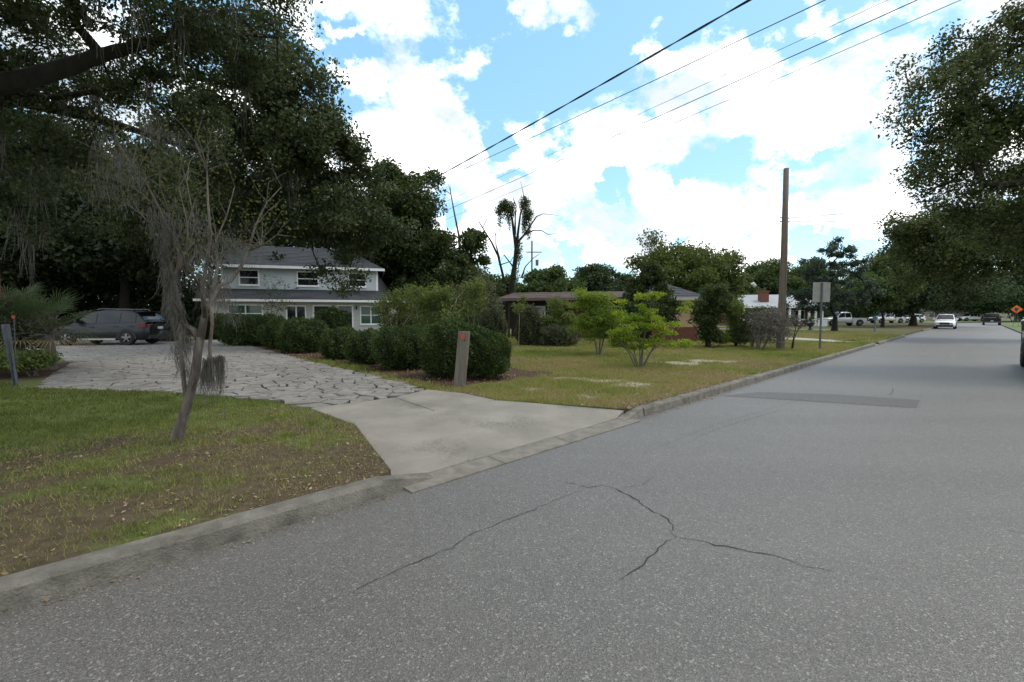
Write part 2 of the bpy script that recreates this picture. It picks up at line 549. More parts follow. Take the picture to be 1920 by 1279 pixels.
M['shingle'] = mat('slate_shingle', (0.05, 0.053, 0.06), (0.032, 0.034, 0.04), 9, 0.9, 0.5, 40, island=0.35)
M['shingle_brown'] = mat('brown_shingle', (0.16, 0.12, 0.1), (0.09, 0.068, 0.06), 6, 0.9, 0.5, 30, island=0.35)
M['shingle_light'] = mat('pale_shingle', (0.35, 0.36, 0.37), (0.26, 0.27, 0.28), 3, 0.9)
M['dark_wood'] = mat('dark_cladding', (0.05, 0.037, 0.028), (0.03, 0.023, 0.018), 5, 0.85)
M['tan'] = mat('tan_render', (0.5, 0.36, 0.22), (0.43, 0.3, 0.18), 3, 0.85)
M['brick'] = mat('red_brick', (0.19, 0.08, 0.055), (0.12, 0.052, 0.04), 12, 0.9, 0.4, 30)
M['beige_wall'] = mat('beige_wall', (0.45, 0.4, 0.33), (0.38, 0.34, 0.28), 3, 0.85)
M['cable'] = mat('cable', (0.02, 0.02, 0.022), (0.03, 0.03, 0.03), 5, 0.6)
M['blue_box'] = mat('blue_mailbox', (0.14, 0.2, 0.27), (0.11, 0.16, 0.22), 5, 0.5)
M['pottery'] = mat('pottery', (0.05, 0.055, 0.06), (0.035, 0.04, 0.045), 5, 0.6)


def grass_mat():
    m, nt, b = node_mat('grass_blade')
    N, L = nt.nodes, nt.links
    b.inputs['Roughness'].default_value = 0.7
    b.inputs['Specular IOR Level'].default_value = 0.15
    a = N.new('ShaderNodeAttribute')
    a.attribute_name = 'dry'  # dryness, with the left lawn's shade tone mixed in
    g = N.new('ShaderNodeNewGeometry')
    ad = N.new('ShaderNodeMath')
    ad.operation = 'MULTIPLY_ADD'
    L.new(g.outputs['Random Per Island'], ad.inputs[0])
    ad.inputs[1].default_value = 0.45
    L.new(a.outputs['Fac'], ad.inputs[2])
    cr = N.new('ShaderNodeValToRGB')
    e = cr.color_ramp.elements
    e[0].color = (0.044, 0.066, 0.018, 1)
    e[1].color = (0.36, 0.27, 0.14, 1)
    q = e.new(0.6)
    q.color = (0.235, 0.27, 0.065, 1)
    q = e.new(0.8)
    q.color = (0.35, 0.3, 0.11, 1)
    L.new(ad.outputs[0], cr.inputs[0])
    L.new(cr.outputs[0], b.inputs['Base Color'])
    tr = N.new('ShaderNodeBsdfTranslucent')
    L.new(cr.outputs[0], tr.inputs['Color'])
    ms = N.new('ShaderNodeMixShader')
    ms.inputs[0].default_value = 0.3
    L.new(b.outputs[0], ms.inputs[1])
    L.new(tr.outputs[0], ms.inputs[2])
    L.new(ms.outputs[0], N['Material Output'].inputs['Surface'])
    return m


M['grass'] = grass_mat()

# ------------------------------------------------------------------ builders
def link(o, parent=None):
    COL.objects.link(o)
    if parent is not None:
        o.parent = parent
    return o


def tag(o, label, cat, group=None):
    o['label'] = label
    o['category'] = cat
    if group:
        o['group'] = group
    return o


def thing(name, label, cat, loc=(0, 0, 0), rz=0.0, group=None):
    o = bpy.data.objects.new(name, None)
    o.empty_display_size = 0.2
    o.location = loc
    o.rotation_euler = (0, 0, rz)
    link(o)
    return tag(o, label, cat, group)


def struct(o, label=None):
    o['kind'] = 'structure'
    if label:
        o['label'] = label
    return o


class MB:
    """Collects shapes; build() links them as one mesh object."""

    def __init__(self):
        self.v, self.f = [], []

    def add(self, vs, fs):
        k = len(self.v)
        self.v += [tuple(p) for p in vs]
        self.f += [tuple(i + k for i in q) for q in fs]
        return self

    def box(self, x0, x1, y0, y1, z0, z1):
        vs = [(x, y, z) for z in (z0, z1) for y in (y0, y1) for x in (x0, x1)]
        return self.add(vs, [(0, 2, 3, 1), (4, 5, 7, 6), (0, 1, 5, 4), (2, 6, 7, 3), (0, 4, 6, 2), (1, 3, 7, 5)])

    def poly(self, pts):
        return self.add(pts, [tuple(range(len(pts)))])

    def slab(self, pts, h, top_scale=1.0):
        """Prism from a closed outline (top at the given z, h deep)."""
        n = len(pts)
        c = sum((Vector(p) for p in pts), Vector()) / n
        lo = [(p[0], p[1], p[2] - h) for p in pts]
        hi = [tuple(c + (Vector(p) - c) * top_scale) for p in pts]
        return self.add(lo + hi, [tuple(range(n, 2 * n)), tuple(range(n - 1, -1, -1))] + [(i, (i + 1) % n, n + (i + 1) % n, n + i) for i in range(n)])

    def tube(self, pts, radii, n=8, cap=True):
        pts = [Vector(p) for p in pts]
        if isinstance(radii, (int, float)):
            radii = [radii] * len(pts)
        k = len(self.v)
        up = Vector((0.31, 0.93, 0.2))
        for i, p in enumerate(pts):
            d = (pts[min(i + 1, len(pts) - 1)] - pts[max(i - 1, 0)])
            d = d.normalized() if d.length > 1e-9 else Vector((0, 0, 1))
            a = d.cross(up)
            if a.length < 1e-3:
                a = d.cross(Vector((1, 0, 0)))
            a.normalize()
            b = d.cross(a)
            for j in range(n):
                t = 2 * math.pi * j / n
                self.v.append(tuple(p + (a * math.cos(t) + b * math.sin(t)) * radii[i]))
        for i in range(len(pts) - 1):
            for j in range(n):
                q, w = k + i * n, k + (i + 1) * n
                self.f.append((q + j, q + (j + 1) % n, w + (j + 1) % n, w + j))
        if cap:
            self.f.append(tuple(k + j for j in range(n - 1, -1, -1)))
            self.f.append(tuple(k + (len(pts) - 1) * n + j for j in range(n)))
        return self

    def build(self, name, m, parent=None, smooth=False):
        me = bpy.data.meshes.new(name)
        me.from_pydata(self.v, [], self.f)
        me.validate()
        me.update()
        if smooth:
            me.polygons.foreach_set('use_smooth', [True] * len(me.polygons))
        me.materials.append(m)
        return link(bpy.data.objects.new(name, me), parent)


def quads_mesh(name, V, m, parent=None, tri=False, attrs=None):
    """V: (N, 4, 3) array of separate quads (or (N, 3, 3) triangles)."""
    k = 3 if tri else 4
    n = len(V)
    me = bpy.data.meshes.new(name)
    me.vertices.add(n * k)
    me.vertices.foreach_set('co', V.reshape(-1).astype(np.float32))
    me.loops.add(n * k)
    me.loops.foreach_set('vertex_index', np.arange(n * k, dtype=np.int32))
    me.polygons.add(n)
    me.polygons.foreach_set('loop_start', np.arange(0, n * k, k, dtype=np.int32))
    for a, val in (attrs or {}).items():
        at = me.attributes.new(a, 'FLOAT', 'POINT')
        at.data.foreach_set('value', np.repeat(val, k).astype(np.float32))
    me.update(calc_edges=True)
    me.materials.append(m)
    return link(bpy.data.objects.new(name, me), parent)


def unit(a):
    return a / (np.linalg.norm(a, axis=1, keepdims=True) + 1e-9)


def leaves(name, P, size, m, parent, rng, aspect=0.5, out=None, droop=0.0):
    """One folded leaf at each point of P."""
    n = len(P)
    a = rng.normal(size=(n, 3))
    a[:, 2] -= droop
    if out is not None:
        a = a * 0.7 + out
    a = unit(a)
    b = unit(np.cross(a, rng.normal(size=(n, 3))))
    s = (size * rng.uniform(0.65, 1.3, n))[:, None]
    fold = np.cross(a, b) * s * 0.12
    V = np.stack([P, P + a * s * 0.45 + b * s * aspect * 0.5 + fold, P + a * s, P + a * s * 0.5 - b * s * aspect * 0.5 + fold], axis=1)
    return quads_mesh(name, V, m, parent)


def strands(P, L, rng, width, sway=0.25, seg=4):
    """Hanging threads: ribbons of seg quads, starting at P, L long."""
    n = len(P)
    ang = rng.uniform(0, math.pi, n)
    w = np.stack([np.cos(ang), np.sin(ang), np.zeros(n)], 1) * width * 0.5
    cur = P.copy()
    dirn = rng.normal(size=(n, 3)) * sway
    dirn[:, 2] = -1
    out = []
    for i in range(seg):
        d = unit(dirn + rng.normal(size=(n, 3)) * sway)
        nxt = cur + d * (L / seg)[:, None]
        t0, t1 = 1 - 0.7 * i / seg, 1 - 0.7 * (i + 1) / seg
        out.append(np.stack([cur - w * t0, cur + w * t0, nxt + w * t1, nxt - w * t1], 1))
        cur = nxt
    return np.concatenate(out, 0)


def skeleton(base, trunk, clumps, r0, rng, limbs=(), taper=0.5, kink=0.12, twig=0.4):
    """Trunk polyline + limbs that reach every clump; thickness grows with what a limb carries."""
    nodes, par, minr = [Vector(base)], [-1], [r0]
    for i, p in enumerate(trunk):
        nodes.append(Vector(p))
        par.append(len(nodes) - 2)
        minr.append(r0 * (1 - (1 - taper) * (i + 1) / len(trunk)))
    top = len(nodes) - 1
    for lb in limbs:                                        # limbs given explicitly: [(point, radius), ...]
        pv = top
        for p, r in lb:
            nodes.append(Vector(p))
            par.append(pv)
            minr.append(r)
            pv = len(nodes) - 1
    first = max(1, len(trunk) // 2)
    order = sorted(range(len(clumps)), key=lambda i: (Vector(clumps[i]) - nodes[top]).length)
    arr = np.array([tuple(p) for p in nodes])
    for i in order:
        c = Vector(clumps[i])
        d = np.linalg.norm(arr - np.array(c), axis=1)
        d[:first] += 1e6
        j = int(np.argmin(d))
        L = (c - nodes[j]).length
        k = 2 if L > 1.0 else 1
        pv = j
        for q in range(1, k + 1):
            t = q / k
            p = nodes[j].lerp(c, t)
            if q < k:
                p += Vector(rng.normal(size=3)) * L * kink
            nodes.append(p)
            par.append(pv)
            minr.append(0.0)
            pv = len(nodes) - 1
            arr = np.vstack([arr, np.array(p)])
    cnt = [0.0] * len(nodes)
    kids = [0] * len(nodes)
    for i in range(len(nodes) - 1, 0, -1):
        if kids[i] == 0:
            cnt[i] += 1
        cnt[par[i]] += cnt[i]
        kids[par[i]] += 1
    tot = max(cnt[0], 1)
    rad = [minr[i] if minr[i] > 0 else 0.75 * r0 * (cnt[i] / tot) ** 0.55 for i in range(len(nodes))]
    nl = top + 1 + sum(len(l) for l in limbs)
    rad = [max(r if i < nl else min(r, twig * r0), 0.006) for i, r in enumerate(rad)]
    mb = MB()
    mb.tube([nodes[0] - Vector((0, 0, 0.3)), nodes[0], nodes[0].lerp(nodes[1], 0.25)] + nodes[1:top + 1],
            [rad[0] * 1.5, rad[0] * 1.3, rad[0] * 1.02] + rad[1:top + 1], 9)
    q0 = top + 1
    for lb in limbs:                                        # explicit limbs: one smooth continuous tube each
        idx = [top] + list(range(q0, q0 + len(lb)))
        q0 += len(lb)
        P_, R_ = [], []
        for k in range(len(idx) - 1):
            p0, p1, p2, p3 = (nodes[idx[max(0, k - 1)]], nodes[idx[k]], nodes[idx[k + 1]], nodes[idx[min(len(idx) - 1, k + 2)]])
            ra = rad[idx[k]] if k else lb[0][1] * 1.2
            for j in range(5):
                t = j / 5
                P_.append(0.5 * (2 * p1 + (p2 - p0) * t + (2 * p0 - 5 * p1 + 4 * p2 - p3) * t * t + (3 * p1 - p0 - 3 * p2 + p3) * t ** 3))
                R_.append((ra + (lb[k][1] - ra) * t) * (1 + 0.06 * math.sin(k * 3.1 + j * 1.7)))
        P_.append(nodes[idx[-1]])
        R_.append(lb[-1][1])
        mb.tube(P_, R_, 9)
    for i in range(q0, len(nodes)):
        p = par[i]
        ra, rb = min(rad[p], rad[i] * 1.35), rad[i]
        mid = nodes[p].lerp(nodes[i], 0.5)
        if (nodes[i] - nodes[p]).length > 0.5:
            mid += Vector(rng.normal(size=3)) * (nodes[i] - nodes[p]).length * 0.05
        mb.tube([nodes[p], mid, nodes[i]], [ra, (ra + rb) / 2, rb * 0.8], 6 if ra > 0.03 else 4, cap=False)
    return mb, nodes


def sample_blobs(blobs, n, rng, shell=0.33):
    """blobs: (centre, (rx, ry, rz), weight)."""
    w = np.array([b[2] for b in blobs], float)
    w /= w.sum()
    pick = rng.choice(len(blobs), n, p=w)
    d = unit(rng.normal(size=(n, 3)))
    r = rng.uniform(0, 1, n) ** shell
    C = np.array([tuple(b[0]) for b in blobs])[pick]
    A = np.array([b[1] for b in blobs])[pick]
    return C + d * A * r[:, None]


def px_blob(u, v, y, ru, rv, depth=None, w=None):
    """Crown lobe centred in the direction (u, v) at distance y, given its angular half-sizes."""
    rx, rz = ru / FPX * y, rv / FPX * y
    depth = depth or rx
    return (AT(u, v, y), (rx, depth, rz), w if w is not None else (rx * depth * rz) ** 0.75)


def tree(name, label, base, trunk, blobs, nclump, clump_r, nleaf, leaf, lm, bm, r0, seed, cat='tree', group=None, limbs=(), flat=0.6,
         aspect=0.55, droop=0.2, moss=0, moss_len=1.2, shell=0.33, kink=0.12, sigma=0.55, twig=0.4):
    rng = np.random.default_rng(seed)
    base = Vector(base)
    t = thing(name, label, cat, base, 0, group)
    bl = [(Vector(c) - base, r, w) for c, r, w in blobs]
    tr = [Vector(p) - base for p in trunk]
    lb = [[(Vector(p) - base, r) for p, r in l] for l in limbs]
    cl = sample_blobs(bl, nclump, rng, shell)
    stray = rng.uniform(0, 1, nclump) < .14               # a few sprays reach beyond the outline
    mid_ = cl.mean(0)
    cl[stray] += unit(cl[stray] - mid_) * clump_r * 0.9
    cl[:, 2] = np.maximum(cl[:, 2], 0.25)
    mb, nodes = skeleton((0, 0, 0), tr, [tuple(c) for c in cl], r0, rng, lb, kink=kink, twig=twig)
    mb.build('trunk', bm, t, True)
    per = max(1, nleaf // nclump)
    cr = clump_r * rng.uniform(0.6, 1.35, nclump)
    C = np.repeat(cl, per, 0)
    RR = np.repeat(cr, per)[:, None]
    d = unit(rng.normal(size=(len(C), 3))) * (rng.uniform(0, 1, len(C)) ** sigma)[:, None]
    d[:, 2] *= flat
    P = C + d * RR
    P[:, 2] = np.maximum(P[:, 2], 0.05)
    leaves('crown', P, leaf, lm, t, rng, aspect, None, droop)
    if moss:
        mp = cl[rng.integers(0, nclump, moss)] + rng.normal(size=(moss, 3)) * clump_r * 0.3
        n = 22
        P2 = np.repeat(mp, n, 0) + rng.normal(size=(moss * n, 3)) * np.array([0.12, 0.12, 0.1]) * clump_r
        L2 = np.repeat(rng.uniform(0.5, 1.2, moss) * moss_len, n) * rng.uniform(0.4, 1.1, moss * n)
        quads_mesh('hanging_moss', strands(P2, L2, rng, 0.02, 0.12), M['moss'], t)
    return t


# smooth value noise for soil and grass patches
_rg = np.random.default_rng(77).uniform(0, 1, (256, 256))


def vnoise(x, y, sc):
    x, y = np.asarray(x, float) * sc + 900, np.asarray(y, float) * sc + 900
    xi, yi = np.floor(x).astype(int), np.floor(y).astype(int)
    fx, fy = x - xi, y - yi
    fx, fy = fx * fx * (3 - 2 * fx), fy * fy * (3 - 2 * fy)
    g = lambda a, b: _rg[a % 256, b % 256]
    return (g(xi, yi) * (1 - fx) + g(xi + 1, yi) * fx) * (1 - fy) + (g(xi, yi + 1) * (1 - fx) + g(xi + 1, yi + 1) * fx) * fy


def fbm(x, y, sc):
    return 0.5 * vnoise(x, y, sc) + 0.3 * vnoise(x, y, sc * 2.3) + 0.2 * vnoise(x, y, sc * 5.1)


def inside(px, py, poly):
    c = np.zeros(len(px), bool)
    n = len(poly)
    for i in range(n):
        x0, y0, x1, y1 = poly[i][0], poly[i][1], poly[(i + 1) % n][0], poly[(i + 1) % n][1]
        hit = ((y0 > py) != (y1 > py))
        xx = (x1 - x0) * (py - y0) / ((y1 - y0) if y1 != y0 else 1e-9) + x0
        c ^= hit & (px < xx)
    return c


def copy_tree(o, parent=None):
    c = o.copy()
    COL.objects.link(c)
    if parent is not None:
        c.parent = parent
    for ch in list(o.children):
        copy_tree(ch, c)
    return c

# ------------------------------------------------------------------ the setting
KF, KT, KH = 3.63, 3.79, 0.135                              # kerb face, kerb back, kerb height
LZ = 0.13                                                   # level of the lawns
g = MB()
g.poly([(-700, -300, -0.06), (700, -300, -0.06), (700, 900, -0.06), (-700, 900, -0.06)])
struct(g.build('ground', M['far_grass']), 'wide grassy ground under the whole neighbourhood')

ss = [-30 + 2 * i for i in range(75)] + [118 + 3 * i for i in range(1, 40)]
rd = MB()
for i in range(len(ss) - 1):
    ts = [-2.75, 0.4, 3.75]
    for j in range(2):
        rd.poly([R(ss[i], ts[j]), R(ss[i + 1], ts[j]), R(ss[i + 1], ts[j + 1]), R(ss[i], ts[j + 1])])
struct(rd.build('road', M['asphalt']), 'worn grey asphalt street running off to the right')

pa = [G(1352, 742, 0.004), G(1425, 735, 0.004), G(1560, 739, 0.004), G(1725, 750, 0.004), G(1718, 765, 0.004), G(1500, 751, 0.004)]
struct(MB().poly(pa).build('road_patch', M['patch']), 'darker rectangular asphalt repair across the street')

rngk = random.Random(5)


def crack(pix, w):
    """Ragged open crack through the given places on the road."""
    pts = [G(u, v, 0.004) for u, v in pix]
    fine_pts = []
    for a, b in zip(pts, pts[1:]):
        n = max(2, int((b - a).length / 0.05))
        for i in range(n):
            p = a.lerp(b, i / n)
            fine_pts.append(p + Vector((rngk.gauss(0, 0.007), rngk.gauss(0, 0.007), 0)))
    fine_pts.append(pts[-1])
    mb = MB()
    n = len(fine_pts)
    L, Rr = [], []
    for i, p in enumerate(fine_pts):
        d = (fine_pts[min(i + 1, n - 1)] - fine_pts[max(i - 1, 0)]).normalized()
        s = Vector((-d.y, d.x, 0))
        ww = .75 * w * rngk.uniform(0.3, 1.4) * min(1, 0.25 + 3 * min(i, n - 1 - i) / n)
        L.append(p + s * ww / 2)
        Rr.append(p - s * ww / 2)
    for i in range(n - 1):
        mb.add([L[i], Rr[i], Rr[i + 1], L[i + 1]], [(0, 1, 2, 3)])
    struct(mb.build('road_crack', M['crack']), 'thin crack wandering through the asphalt')


crack([(1045, 899), (1103, 914), (1128, 910), (1155, 916), (1195, 938), (1215, 953), (1252, 972), (1263, 990), (1258, 998), (1268, 1007)], 0.013)
crack([(1268, 1007), (1310, 1013), (1390, 1030), (1430, 1037), (1480, 1050), (1510, 1061), (1560, 1070)], 0.012)
crack([(1268, 1007), (1234, 1024), (1232, 1032), (1195, 1066), (1160, 1087)], 0.011)
crack([(1155, 916), (1205, 909), (1212, 903), (1228, 892)], 0.009)
crack([(1103, 914), (1040, 938), (1000, 955), (880, 1002), (850, 1025), (740, 1070), (660, 1110), (560, 1150)], 0.008)
crack([(1290, 827), (1340, 806), (1390, 790), (1460, 770), (1520, 770)], 0.009)
crack([(1180, 860), (1330, 800), (1500, 750), (1560, 722)], 0.006)
crack([(1668, 741), (1675, 731), (1672, 728)], 0.02)


def kerb_run(name, s0, s1, side, label, piece=3.05, ramp0=False, ramp1=False):
    """Upright kerb in cast lengths with a worn, rounded arris; each length is its own piece."""
    root = bpy.data.objects.new(name, None)
    link(root)
    struct(root, label)
    n = max(1, round((s1 - s0) / piece))
    for i in range(n):
        a, b = s0 + (s1 - s0) * i / n + 0.004, s0 + (s1 - s0) * (i + 1) / n - 0.004
        mb = MB()
        m = 12
        prof = []
        for q in range(m + 1):
            s = a + (b - a) * q / m
            h = KH + rngk.gauss(0, 0.0015)
            if ramp1 and i == n - 1:
                h = KH * max(0.2, 1 - 0.0 * q)
            j = rngk.gauss(0, 0.002)
            if side > 0:
                pr = [(KF + j, -0.05), (KF + 0.012 + j, h - 0.028), (KF + 0.03 + j, h - 0.004), (KF + 0.05, h), (KT, h), (KT, -0.05)]
            else:
                pr = [(-2.75 + j, -0.05), (-2.762 + j, h - 0.028), (-2.78 + j, h - 0.004), (-2.8, h), (-2.91, h), (-2.91, -0.05)]
            prof.append([R(s, t, z) for t, z in pr])
        for q in range(m):
            for k in range(5):
                mb.add([prof[q][k], prof[q + 1][k], prof[q + 1][k + 1], prof[q][k + 1]], [(0, 1, 2, 3)])
        for e in (prof[0], prof[-1]):
            mb.poly(e)
        mb.build('kerb_stone', M['kerb'], root)
    return root


k1 = kerb_run('kerb', -21.5, 2.0, 1, 'grey concrete kerb below the shaded lawn')
k2 = kerb_run('kerb', 6.55, 30.3, 1, 'grey concrete kerb along the open lawn')
k3 = kerb_run('kerb', 31.6, 44.5, 1, 'short far kerb between path and grey drive')
k4 = kerb_run('kerb', 61.0, 118.0, 1, 'far kerb beside the white car', 4)
k5 = kerb_run('kerb', -20, 150, -1, 'kerb along the right side of the street', 5)
# sloping end pieces where the kerb dips to the driveway
for (s0, s1, h0, h1, root) in ((2.0, 2.55, KH, 0.02, k1), (6.55, 6.0, KH, 0.02, k2)):
    mb = MB()
    a = [R(s0, KF + 0.005, -0.05), R(s0, KF + 0.04, h0), R(s0, KT, h0), R(s0, KT, -0.05)]
    b = [R(s1, KF + 0.005, -0.05), R(s1, KF + 0.02, h1), R(s1, KT, h1 + 0.015), R(s1, KT, -0.05)]
    mb.add(a + b, [(0, 1, 2, 3), (7, 6, 5, 4), (0, 4, 5, 1), (1, 5, 6, 2), (2, 6, 7, 3)])
    mb.build('kerb_end', M['kerb'], root)

# ------------------------------------------------------------------ driveway: concrete apron and flagstones
apFL, apL, apBL = R(2.2, 3.87), G(665, 797, 0.12), G(580, 765, 0.135)
apB1, apB2, apB3 = G(740, 745, 0.135), G(800, 730, 0.135), G(870, 737, 0.135)
apR1, apR2, apR3 = G(930, 750, 0.13), G(1000, 755, 0.125), R(6.25, 3.82, 0.11)
gL, gR = R(2.55, KT, 0.03), R(6.0, KT, 0.03)
jt = G(815, 770, 0.125)
apFL.z = 0.06
ap = bpy.data.objects.new('driveway_apron', None)
link(ap)
struct(ap, 'pale concrete apron between flagstone driveway and street')


def slab_piece(pts):
    c = sum(pts, Vector()) / len(pts)
    mb = MB()
    top = [c + (p - c) * (1 - 0.022 / max(0.3, (p - c).length)) for p in pts]
    n = len(pts)
    lo = [p - Vector((0, 0, 0.12)) for p in pts]
    md = [c + (p - c) * (1 - 0.012 / (p - c).length) - Vector((0, 0, 0.008)) for p in pts]
    mb.add(lo + md + top + [c + Vector((0, 0, 0.004))], [(i, (i + 1) % n, n + (i + 1) % n, n + i) for i in range(n)] +
           [(n + i, n + (i + 1) % n, 2 * n + (i + 1) % n, 2 * n + i) for i in range(n)] + [(2 * n + i, 2 * n + (i + 1) % n, 3 * n) for i in range(n)])
    return mb.build('slab', M['concrete'], ap)


jf = MB()
for q_ in ([gL, gR, apR3, apR2, apR1, jt, apL, apFL], [apL, jt, apB1, apBL], [jt, apR1, apB3, apB2, apB1]):
    c_ = sum(q_, Vector()) / len(q_)
    k_ = len(q_)
    jf.add([p - Vector((0, 0, .012)) for p in q_] + [c_ - Vector((0, 0, .012))], [(i, (i + 1) % k_, k_) for i in range(k_)])
jf.build('joint_filler', M['soil'], ap)
slab_piece([gL, gR, apR3, apR2, apR1, jt, apL, apFL])
slab_piece([apL, jt, apB1, apBL])
slab_piece([jt, apR1, apB3, apB2, apB1])
mb = MB()
for a, b in ((2.2, 3.35), (3.36, 4.5), (4.51, 5.25), (5.26, 6.2)):
    mb.slab([R(a, 3.50, 0.012), R(b, 3.50, 0.012), R(b, KT - 0.012, 0.026), R(a, KT - 0.012, 0.026)], 0.1)
mb.build('gutter_strip', M['gutter'], ap)

st1, st2, st3 = G(60, 729), G(300, 735), G(420, 745)
st5, st6, st7, st8 = G(640, 690), G(560, 672), G(500, 655), G(430, 640)
st9, st10 = G(130, 682), G(92, 660)
drive = [apBL, apB1, apB2, G(735, 706), st5, st6, st7, st8, G(395, 634), Vector((-21.0, 30.5, .13)), Vector((-30, 30, .13)), Vector((-29, 21, .13)), st10, st9,
         G(100, 700), st1, st2, st3, G(500, 752)]
dw = MB().poly([Vector((p.x, p.y, LZ - 0.03)) for p in drive]).build('driveway', M['soil'])
struct(dw, 'driveway of irregular grey flagstones with dark open joints')

rngs = np.random.default_rng(12)
CELL = 0.31
dp = [(p.x, p.y) for p in drive]
xs = np.arange(-30, 0, CELL)
ys = np.arange(6.5, 31, CELL)
gx, gy = np.meshgrid(xs, ys)
gx = gx + (np.arange(gx.shape[0])[:, None] % 2) * CELL / 2
sites = np.stack([gx.ravel(), gy.ravel()], 1) + rngs.uniform(-0.44, 0.44, (gx.size, 2)) * CELL
keep = inside(sites[:, 0], sites[:, 1], dp)
# drop some sites at random so that a few stones are clearly larger
keep &= rngs.uniform(0, 1, len(sites)) > 0.16
sites = sites[keep]


def clip(poly, nx, ny, c):
    out = []
    n = len(poly)
    for i in range(n):
        a, b = poly[i], poly[(i + 1) % n]
        da, db = a[0] * nx + a[1] * ny - c, b[0] * nx + b[1] * ny - c
        if da <= 0:
            out.append(a)
        if (da < 0 < db) or (db < 0 < da):
            t = da / (da - db)
            out.append((a[0] + (b[0] - a[0]) * t, a[1] + (b[1] - a[1]) * t))
    return out


stones = []
for i, (x, y) in enumerate(sites):
    d2 = ((sites - (x, y)) ** 2).sum(1)
    nb = np.argsort(d2)[1:18]
    poly = [(x - .7, y - .7), (x + .7, y - .7), (x + .7, y + .7), (x - .7, y + .7)]
    for j in nb:
        if d2[j] > 2.2:
            break
        mx, my = (x + sites[j, 0]) / 2, (y + sites[j, 1]) / 2
        nx, ny = sites[j, 0] - x, sites[j, 1] - y
        l = math.hypot(nx, ny)
        nx, ny = nx / l, ny / l
        poly = clip(poly, nx, ny, mx * nx + my * ny - rngs.uniform(0.007, 0.024))
        if len(poly) < 3:
            break
    if len(poly) < 3:
        continue
    # stay inside the outline of the drive (edges of the outline that are near)
    pa_ = np.array(poly)
    if not inside(pa_[:, 0], pa_[:, 1], dp).all():
        ins = inside(pa_[:, 0], pa_[:, 1], dp)
        q = []
        for (a, b), ok in zip(poly, ins):
            if ok:
                q.append((a, b))
            else:
                lo, hi = 0.0, 1.0
                for _ in range(8):
                    md = (lo + hi) / 2
                    px_, py_ = x + (a - x) * md, y + (b - y) * md
                    if inside(np.array([px_]), np.array([py_]), dp)[0]:
                        lo = md
                    else:
                        hi = md
                q.append((x + (a - x) * lo, y + (b - y) * lo))
        poly = q
    stones.append((x, y, poly))
stones.sort(key=lambda s: s[0] ** 2 + s[1] ** 2)


def stone_shape(x, y, poly, mb):
    tx, ty = rngs.normal(0, 0.009, 2)
    h = LZ + 0.008 + rngs.uniform(-0.004, 0.008)
    n = len(poly)
    jig = [(a + rngs.normal(0, 0.011), b + rngs.normal(0, 0.011)) for a, b in poly]
    z = lambda a, b: h + (a - x) * tx + (b - y) * ty
    lo = [(a, b, LZ - 0.05) for a, b in jig]
    md = [(a, b, z(a, b) - 0.007) for a, b in jig]
    tp = [(x + (a - x) * 0.95, y + (b - y) * 0.95, z(a, b)) for a, b in jig]
    mb.add(lo + md + tp, [(i, (i + 1) % n, n + (i + 1) % n, n + i) for i in range(n)] + [(n + i, n + (i + 1) % n, 2 * n + (i + 1) % n, 2 * n + i) for i in range(n)] +
           [tuple(range(2 * n, 3 * n))])


far_stones = MB()
for i, (x, y, poly) in enumerate(stones):
    if i < 300:
        mb = MB()
        stone_shape(x, y, poly, mb)
        mb.build('flagstone', M['stone'], dw)
    else:
        stone_shape(x, y, poly, far_stones)
fs = far_stones.build('flagstones', M['stone'], dw)
fs['kind'] = 'stuff'

# ------------------------------------------------------------------ lawns
SANDY = [(1060, 710, 0.8, 0.45), (1130, 715, 0.75, 0.45), (1190, 722, 0.6, 0.4), (1270, 681, 1.3, 0.8), (1330, 678, 1.2, 0.8), (940, 715, 0.35, 0.2), (1000, 730, 0.3, .2), (1100, 742, 0.4, 0.25),
         (300, 868, 0.16, 0.12), (640, 840, 0.16, 0.1)]
sandy = [(G(u, v).x, G(u, v).y, a, b) for u, v, a, b in SANDY]


